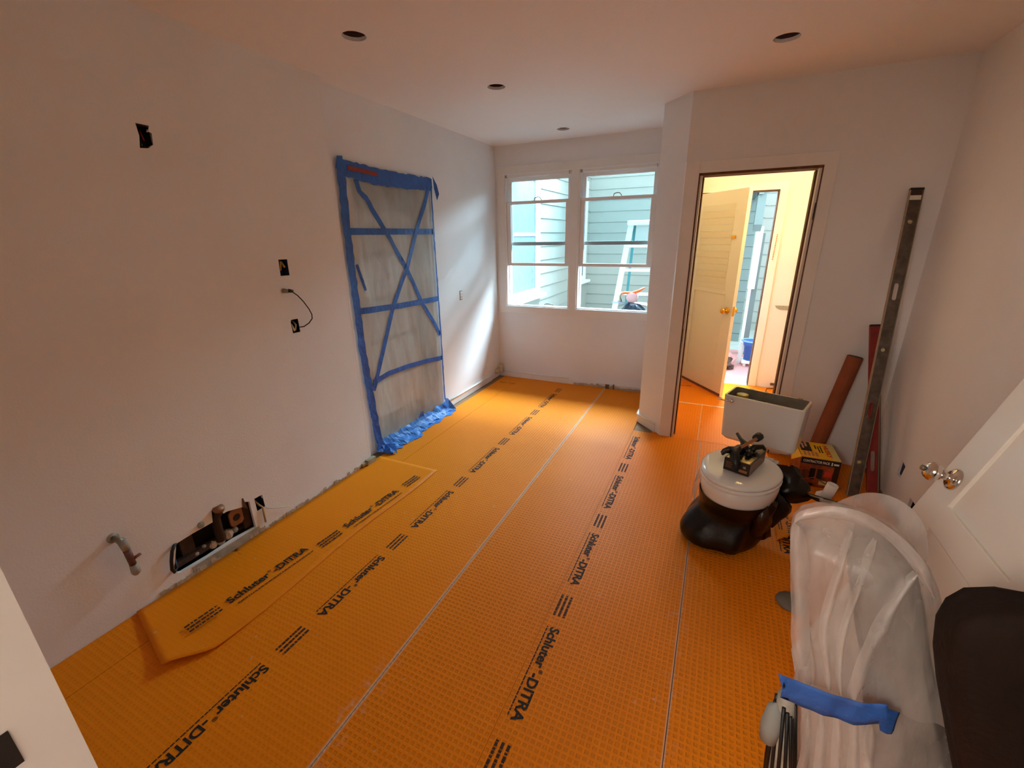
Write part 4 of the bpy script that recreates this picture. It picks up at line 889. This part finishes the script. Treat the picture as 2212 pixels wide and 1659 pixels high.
for i, (a, b, c, d, m) in enumerate(((.02, .05, .03, .11, M['boxbr']), (.06, .09, .05, .13, M['black']), (.10, .13, .06, .13, M['blackink']), (.14, .18, .08, .12, M['redink']), (.12, .16, .02, .05, M['yellow2']), (.02, .09, .005, .022, M['boxdk']))):
    MB().box((a, -.0012, c), (b, 0, d), BX).build('front_picture', m, bc)
MB().box((BW - .03, -.0008, .001), (BW, 0, BH - .002), BX).build('front_edge_print', M['boxdk'], bc)
MB().add([tuple(BX @ Vector(v)) for v in [(0, 0, BH), (0, BD, BH), (-.03, BD, BH + .03), (-.05, .02, BH - .04)]], [(0, 1, 2, 3)]).build('open_flap', M['yellow'], bc, solid=.002)
# paper roll, wire arc, scraps
rl = thing('paper_roll', 'small white roll of paper standing in front of the bag carton', 'paper roll', (.80, 2.985, .0))
RM = Matrix.Translation((.775, 2.93, .034)) @ Matrix.Rotation(math.radians(12), 4, 'Y')
MB().lathe([(.030, -.03), (.031, .075), (.022, .075), (.021, -.03)], 24, RM).build('roll_body', M['paper'], rl, smooth=True)
MB().add([(.70, 2.90, .004), (.76, 2.89, .004), (.76, 2.95, .05), (.72, 2.95, .03)], [(0, 1, 2, 3)]).build('loose_end', M['paper'], rl, solid=.001)
tag(MB().tube([(.51, 2.79, .01), (.56, 2.86, .06), (.62, 2.93, .105), (.70, 2.98, .11), (.78, 3.0, .06)], .003, 6).build('bent_wire', M['cardred'], smooth=True), 'thin orange-brown wire arching in front of the bag carton', 'wire')
tr = thing('tool_tray', 'dark flat tray of metal tools lying in front of the paper roll', 'tray', (.70, 2.88, .0))
MB().prism([(.545, 2.915), (.57, 2.945), (.86, 2.865), (.85, 2.80)], .003, .028).build('tray', M['boxdk'], tr, bevel=.003)
MB().tube([(.56, 2.905, .036), (.74, 2.855, .036)], .007, 6).build('metal_bar', M['dull'], tr); MB().box((.72, 2.832, .028), (.80, 2.850, .040)).build('metal_block', M['gwhite'], tr, bevel=.003)
tag(MB().add([(.47, 2.80, .012), (.55, 2.86, .035), (.52, 2.80, .03), (.485, 2.74, .008), (.455, 2.77, .01)], [(0, 1, 2), (0, 2, 3, 4)]).build('paper_scrap', M['paper'], solid=.001), 'torn white paper scrap between the toilet and the carton', 'paper')
def sc(u, v):
    x = .44 + .36 * u; y = 2.56 + .34 * v - .10 * u; z = .006 + .035 * abs(math.sin(v * 4 + u * 3)) * u + .02 * (1 + noise.noise(Vector((u * 4, v * 4, 2)))); return (x, y, z)
of = MB().grid(sc, 12, 12).build('membrane_offcut', M['orangefoil'], smooth=True, solid=.0015); tag(of, 'crumpled orange membrane offcuts on the floor behind the wrapped bundle', 'floor membrane')
def sc2(u, v):
    x = .455 + .11 * u; y = 2.36 + .33 * v; z = .004 + .05 * math.sin(u * 2.4) * (1 - .5 * v) + .012 * noise.noise(Vector((u * 4, v * 5, 6))); return (x, y, z)
of2 = MB().grid(sc2, 8, 14).build('membrane_offcut', M['orangefoil'], smooth=True, solid=.0015); tag(of2, 'lettered orange membrane offcut folded on the floor right of the black bag', 'floor membrane')
put_text('printed_lettering', sch, ink, Matrix.Translation((.492, 2.64, .062)) @ Matrix.Rotation(-PI / 2 + .03, 4, 'Z') @ Matrix.Rotation(.0, 4, 'X'), of2, fit=(.30, .03))
b_ = bars(2, .22, .025, 77).build('printed_small_line', inkf, of2); b_.matrix_parent_inverse = parent_world(of2).inverted(); b_.matrix_basis = Matrix.Translation((.462, 2.62, .050)) @ Matrix.Rotation(-PI / 2, 4, 'Z')

# right wall boxes
t = ebox('blue electrical box in a cut-out low on the right wall above the leaning door', 2.985, 3.03, .21, .28, M['bluebox'], [], x=XR + .06, dep=.05)

# ============================================================ DOOR LEAF LEANING ON THE RIGHT WALL
th = math.radians(17.0)
LM = Matrix(((0, math.cos(th), math.sin(th), .430), (-1, 0, 0, 1.622), (0, -math.sin(th), math.cos(th), 0), (0, 0, 0, 1)))   # local x: toward the camera, y: behind the face, z: up the leaf
lf = thing('loose_door', 'white two-panel door leaf taken off its hinges and leaning on the right wall', 'door', (.41, 1.3, 0))
c_ = 1 / math.cos(th)
plate(rect(0, .548, .02, 2.06), [rect(.122, .436, .82 * c_ + .001, 1.92), rect(.122, .436, .24, .74 * c_)], lambda u, v, d: tuple(LM @ Vector((u, d, v))), .034).build('leaf', M['door'], lf, bevel=.003)
MB().box((.115, .010, .81 * c_), (.446, .024, 1.93), LM).build('upper_panel', M['door'], lf)
MB().box((.115, .010, .23), (.446, .024, .75 * c_), LM).build('lower_panel', M['door'], lf)
LK = LM @ Matrix.Translation((.064, 0, .883 * c_)) @ Matrix.Rotation(PI / 2, 4, 'X')
kn = knob(LK, M['chrome'], lf, 1.08)
MB().tube([LM @ Vector((.064, -.076, .883 * c_)), LM @ Vector((.064, -.084, .883 * c_))], .008, 10).build('lock_button', M['dull'], kn, smooth=True)

# ============================================================ WRAPPED BUNDLE, TAPE, CHAIR
wb = thing('wrapped_bundle', 'tall bundle wrapped in milky plastic sheeting with a blue tape strip', 'wrapped bundle', (.42, 1.05, 0))
secs = [(.003, .37, .86), (.15, .35, .79), (.36, .318, .69), (.42, .305, .655), (.58, .302, .59), (.70, .268, .545), (.80, .247, .515), (.86, .233, .492), (.90, .229, .475), (.935, .24, .45), (.955, .265, .42), (.968, .30, .375)]
def wrapring(z, xl, xr, amp, ins=0, seed=0, depth=.125):
    cx = (xl + xr) / 2; rx = (xr - xl) / 2 - ins; ry = (min(depth, rx * 1.1) - ins * .8) * min(1, .35 + .72 * z); ring = []
    for i in range(72):
        a = 2 * PI * i / 72; ca, sa = math.cos(a), math.sin(a); e = .82
        x = math.copysign(abs(ca) ** e, ca); y = math.copysign(abs(sa) ** e, sa)
        f = noise.noise(Vector((ca * 4.5 + seed, sa * 4.5, z * 1.1))) + .6 * noise.noise(Vector((ca * 11, sa * 11 + seed, z * 1.6))) + .35 * noise.noise(Vector((ca * 20, sa * 20, z * 3)))
        cin = math.exp(-((z - .60) / .14) ** 2) * .05
        k = 1 + amp * f - (cin if sa < .3 else 0); ring.append((cx + rx * k * x, 1.0 + .065 * min(1, z / .8) + ry * k * y, z))
    return ring
zs = []
def sec_at(z):
    for i in range(len(secs) - 1):
        if secs[i][0] <= z <= secs[i + 1][0]:
            q = (z - secs[i][0]) / (secs[i + 1][0] - secs[i][0]); return [secs[i][j] + (secs[i + 1][j] - secs[i][j]) * q for j in (1, 2)]
    return secs[-1][1:]
rg = []
zz = [.003] + [i * .03 for i in range(1, 30)] + [.915, .93, .945, .955, .962, .968]
for z in zz: a, b = sec_at(z); rg.append(wrapring(z, a, b, .10))
MB().rings(rg, False, True).build('plastic_wrap', M['wrap'], wb, smooth=True)
# second fold of the sheet standing up behind (the rounded flap)
def flap(u, v):
    a = PI * (1 - u); x = .418 + .120 * math.cos(a); z = .78 + (.200 * max(0, math.sin(a)) ** .8) * v; y = 1.17 + .02 * v + .01 * noise.noise(Vector((u * 5, v * 2, 3))); return (x, y, z)
MB().grid(flap, 24, 10).build('plastic_flap', M['wrap2'], wb, smooth=True)
# roll of the sheet along the front rim
def band(pts, w_, wdir, nm, seed, n=30):
    P = [Vector(p) for p in pts]; wd = Vector(wdir).normalized()
    def f(u, v):
        k = u * (len(P) - 1); i = min(int(k), len(P) - 2); t_ = k - i
        p0 = P[max(i - 1, 0)]; p1 = P[i]; p2 = P[i + 1]; p3 = P[min(i + 2, len(P) - 1)]
        p = .5 * ((2 * p1) + (p2 - p0) * t_ + (2 * p0 - 5 * p1 + 4 * p2 - p3) * t_ ** 2 + (3 * p1 - p0 - 3 * p2 + p3) * t_ ** 3)
        q = noise.noise(Vector((u * 6, v * 2, seed))); ww = w_ * (1 + .35 * noise.noise(Vector((u * 4, 1, seed)))) * (.35 + .65 * min(1, min(u, 1 - u) * 8))
        b = math.sin(v * PI) * .012
        return tuple(p + wd * (v - .5) * ww + Vector((0, -b - .006 * q, 0)))
    return MB().grid(f, n, 6).build(nm, M['wrap2' if nm == 'plastic_hem' else 'wrap'], wb, smooth=True)
HP = [(.222, .99, .90), (.213, .972, .955), (.212, .968, .998), (.257, .966, 1.028), (.312, .966, 1.032), (.361, .968, 1.012), (.405, .972, .976), (.445, .98, .928), (.478, 1.0, .87)]
band(HP, .036, (0, -.3, 1), 'plastic_hem', 1)
def fsheet(u, v):
    k = u * (len(HP) - 1); i = min(int(k), len(HP) - 2); a = Vector(HP[i]).lerp(Vector(HP[i + 1]), k - i)
    b = Vector((.285 + .27 * u, .952, .58)); p = a.lerp(b, v); q = noise.noise(Vector((u * 9, v * 1.5, 12)))
    return (p.x, p.y + .010 * q - .012 * math.sin(v * PI), p.z)
MB().grid(fsheet, 40, 12).build('plastic_front_sheet', M['wrap3'], wb, smooth=True)
band([(.214, .958, .995), (.232, .95, .91), (.250, .94, .80), (.272, .935, .68), (.300, .935, .60)], .034, (1, 0, 0), 'plastic_fold', 2)
band([(.305, .955, 1.01), (.300, .94, .92), (.292, .918, .80), (.312, .92, .70), (.335, .925, .61)], .018, (1, 0, .1), 'plastic_fold', 3)
band([(.345, .955, 1.0), (.338, .94, .92), (.325, .915, .80), (.335, .918, .70), (.355, .925, .61)], .014, (1, 0, .1), 'plastic_fold', 4)
band([(.425, .965, .94), (.40, .945, .87), (.375, .912, .78), (.372, .915, .68), (.375, .92, .60)], .024, (1, 0, .1), 'plastic_fold', 5)
for q, (x0, x1, sd) in enumerate(((.300, .375, 6), (.330, .41, 7), (.360, .45, 8), (.392, .49, 9), (.42, .54, 10))):
    band([(x0, .925, .56), (x0 + .02, .92, .44), ((x0 + x1) / 2, .925, .25), (x1, .94, .0)], .020, (1, 0, .1), 'plastic_fold', sd)
# grey contents
rg = []
for z in [.004, .2, .4, .6, .7, .8, .86, .90, .92]:
    a, b = sec_at(z); rg.append(wrapring(z, a + (b - a) * .42, b - .012, .05, .006, 5, .09))
MB().rings(rg).build('grey_contents', M['greyfill'], wb, smooth=True)
# tape strip across the front
def tp(u, v):
    pts = [(.232, .905, .628), (.275, .905, .625), (.33, .90, .627), (.385, .902, .628), (.43, .912, .640), (.462, .93, .628)]
    k = u * (len(pts) - 1); i = min(int(k), len(pts) - 2); p = Vector(pts[i]).lerp(Vector(pts[i + 1]), k - i)
    h = .066; tl_ = .0 if u > .12 else (.12 - u) * .30
    return (p.x + (v - .5) * -.0 + tl_ * v * .0 + (.025 * (1 - v) if u < .05 else 0), p.y + .006 * noise.noise(Vector((u * 7, v * 2, 1))), p.z - h * (1 - v) + .005 * noise.noise(Vector((u * 9, v, 5))) - .02 * u * (1 if u > .8 else 0))
MB().grid(tp, 30, 4).build('tape_strip', M['tape'], wb, smooth=True, solid=.001)
# slatted dark mat bundle at its foot
sm = thing('rolled_striped_mat', 'rolled dark striped mat standing left of the wrapped bundle foot', 'mat', (.29, .98, 0))
MB().tube([(.330, 1.0, .0), (.305, .99, .25), (.278, .98, .49)], [.036, .032, .018], 16).build('mat_roll', M['gwhite'], sm, smooth=True)
for i in range(9):
    a = math.radians(150 + i * 26); 
    p = [Vector((.330, 1.0, .02)), Vector((.305, .99, .25)), Vector((.280, .98, .47 - .012 * (i % 4)))]; rr_ = [.037, .033, .021]
    MB().tube([q + Vector((math.cos(a), math.sin(a), 0)) * r for q, r in zip(p, rr_)], .0045, 6).build('dark_slat', M['black'], sm, smooth=True)
tag(MB().lathe([(.001, 0), (.03, .0), (.034, .012), (.026, .03), (.001, .034)], 20, Matrix.Translation((.268, 1.02, .36)) @ Matrix.Rotation(PI / 2, 4, 'X'), sx=.8, sy=1.4).build('grey_foam_pad', mat('pale_grey_foam', '#8f9490', .8), smooth=True), 'pale grey foam pad pressed against the striped mat', 'foam') if False else None
MB().lathe([(.001, 0), (.02, .0), (.024, .05), (.018, .11), (.001, .13)], 16, Matrix.Translation((.262, .975, .33))).build('foam_insert', mat('pale_grey_foam', '#8f9490', .8), sm, smooth=True)
tag(MB().lathe([(.001, 0), (.055, .0), (.06, .01), (.05, .022), (.001, .026)], 24, Matrix.Translation((.468, 1.90, .0016))).build('grey_disc', mat('grey_disc_rubber', '#6c665e', .6), smooth=True), 'small grey rubber disc on the floor left of the wrapped bundle', 'disc')
# dark brown chair
ch = thing('upholstered_chair', 'dark brown upholstered chair back with a rounded top, right of the wrapped bundle', 'chair', (.9, .5, 0))
def cushion(x0, x1, y0, y1, z0, z1, nm, rad=.06, seed=0, n=3):
    mb = MB(); nx, ny, nz = 14, 14, 14; cxs = ((x0 + x1) / 2, (y0 + y1) / 2, (z0 + z1) / 2); hs = ((x1 - x0) / 2, (y1 - y0) / 2, (z1 - z0) / 2)
    bm = bmesh.new(); bmesh.ops.create_cube(bm, size=2); bmesh.ops.subdivide_edges(bm, edges=bm.edges[:], cuts=11, use_grid_fill=True)
    vs = []
    for v in bm.verts:
        p = v.co.copy(); q = Vector((math.copysign(abs(p.x) ** 1, p.x), p.y, p.z)); L6 = (abs(q.x) ** 5 + abs(q.y) ** 5 + abs(q.z) ** 5) ** .2; q = q / L6
        w_ = 1 + .025 * noise.noise(Vector((q.x * 2.5, q.y * 2.5, q.z * 2.5 + seed)))
        vs.append((cxs[0] + q.x * hs[0] * w_, cxs[1] + q.y * hs[1] * w_, cxs[2] + q.z * hs[2] * w_))
    fs = [tuple(v.index for v in f.verts) for f in bm.faces]; bm.free()
    return mb.add(vs, fs).build(nm, M['brown'], ch, smooth=True)
bk = cushion(.392, 1.02, .80, .93, .05, 1.005, 'backrest', seed=1)
for v in bk.data.vertices: v.co.x += max(0, .98 - v.co.z) * .36 * (1.02 - v.co.x) / .62
cushion(.74, 1.09, .22, .80, .20, .50, 'seat_cushion', seed=2)
cushion(.70, .80, .22, .80, .22, .60, 'armrest', seed=3)
for x in (.76, 1.06):
    for y in (.26, .78): MB().tube([(x, y, 0), (x, y, .2)], [.018, .024], 10).build('leg', M['darkwood'], ch, smooth=True)
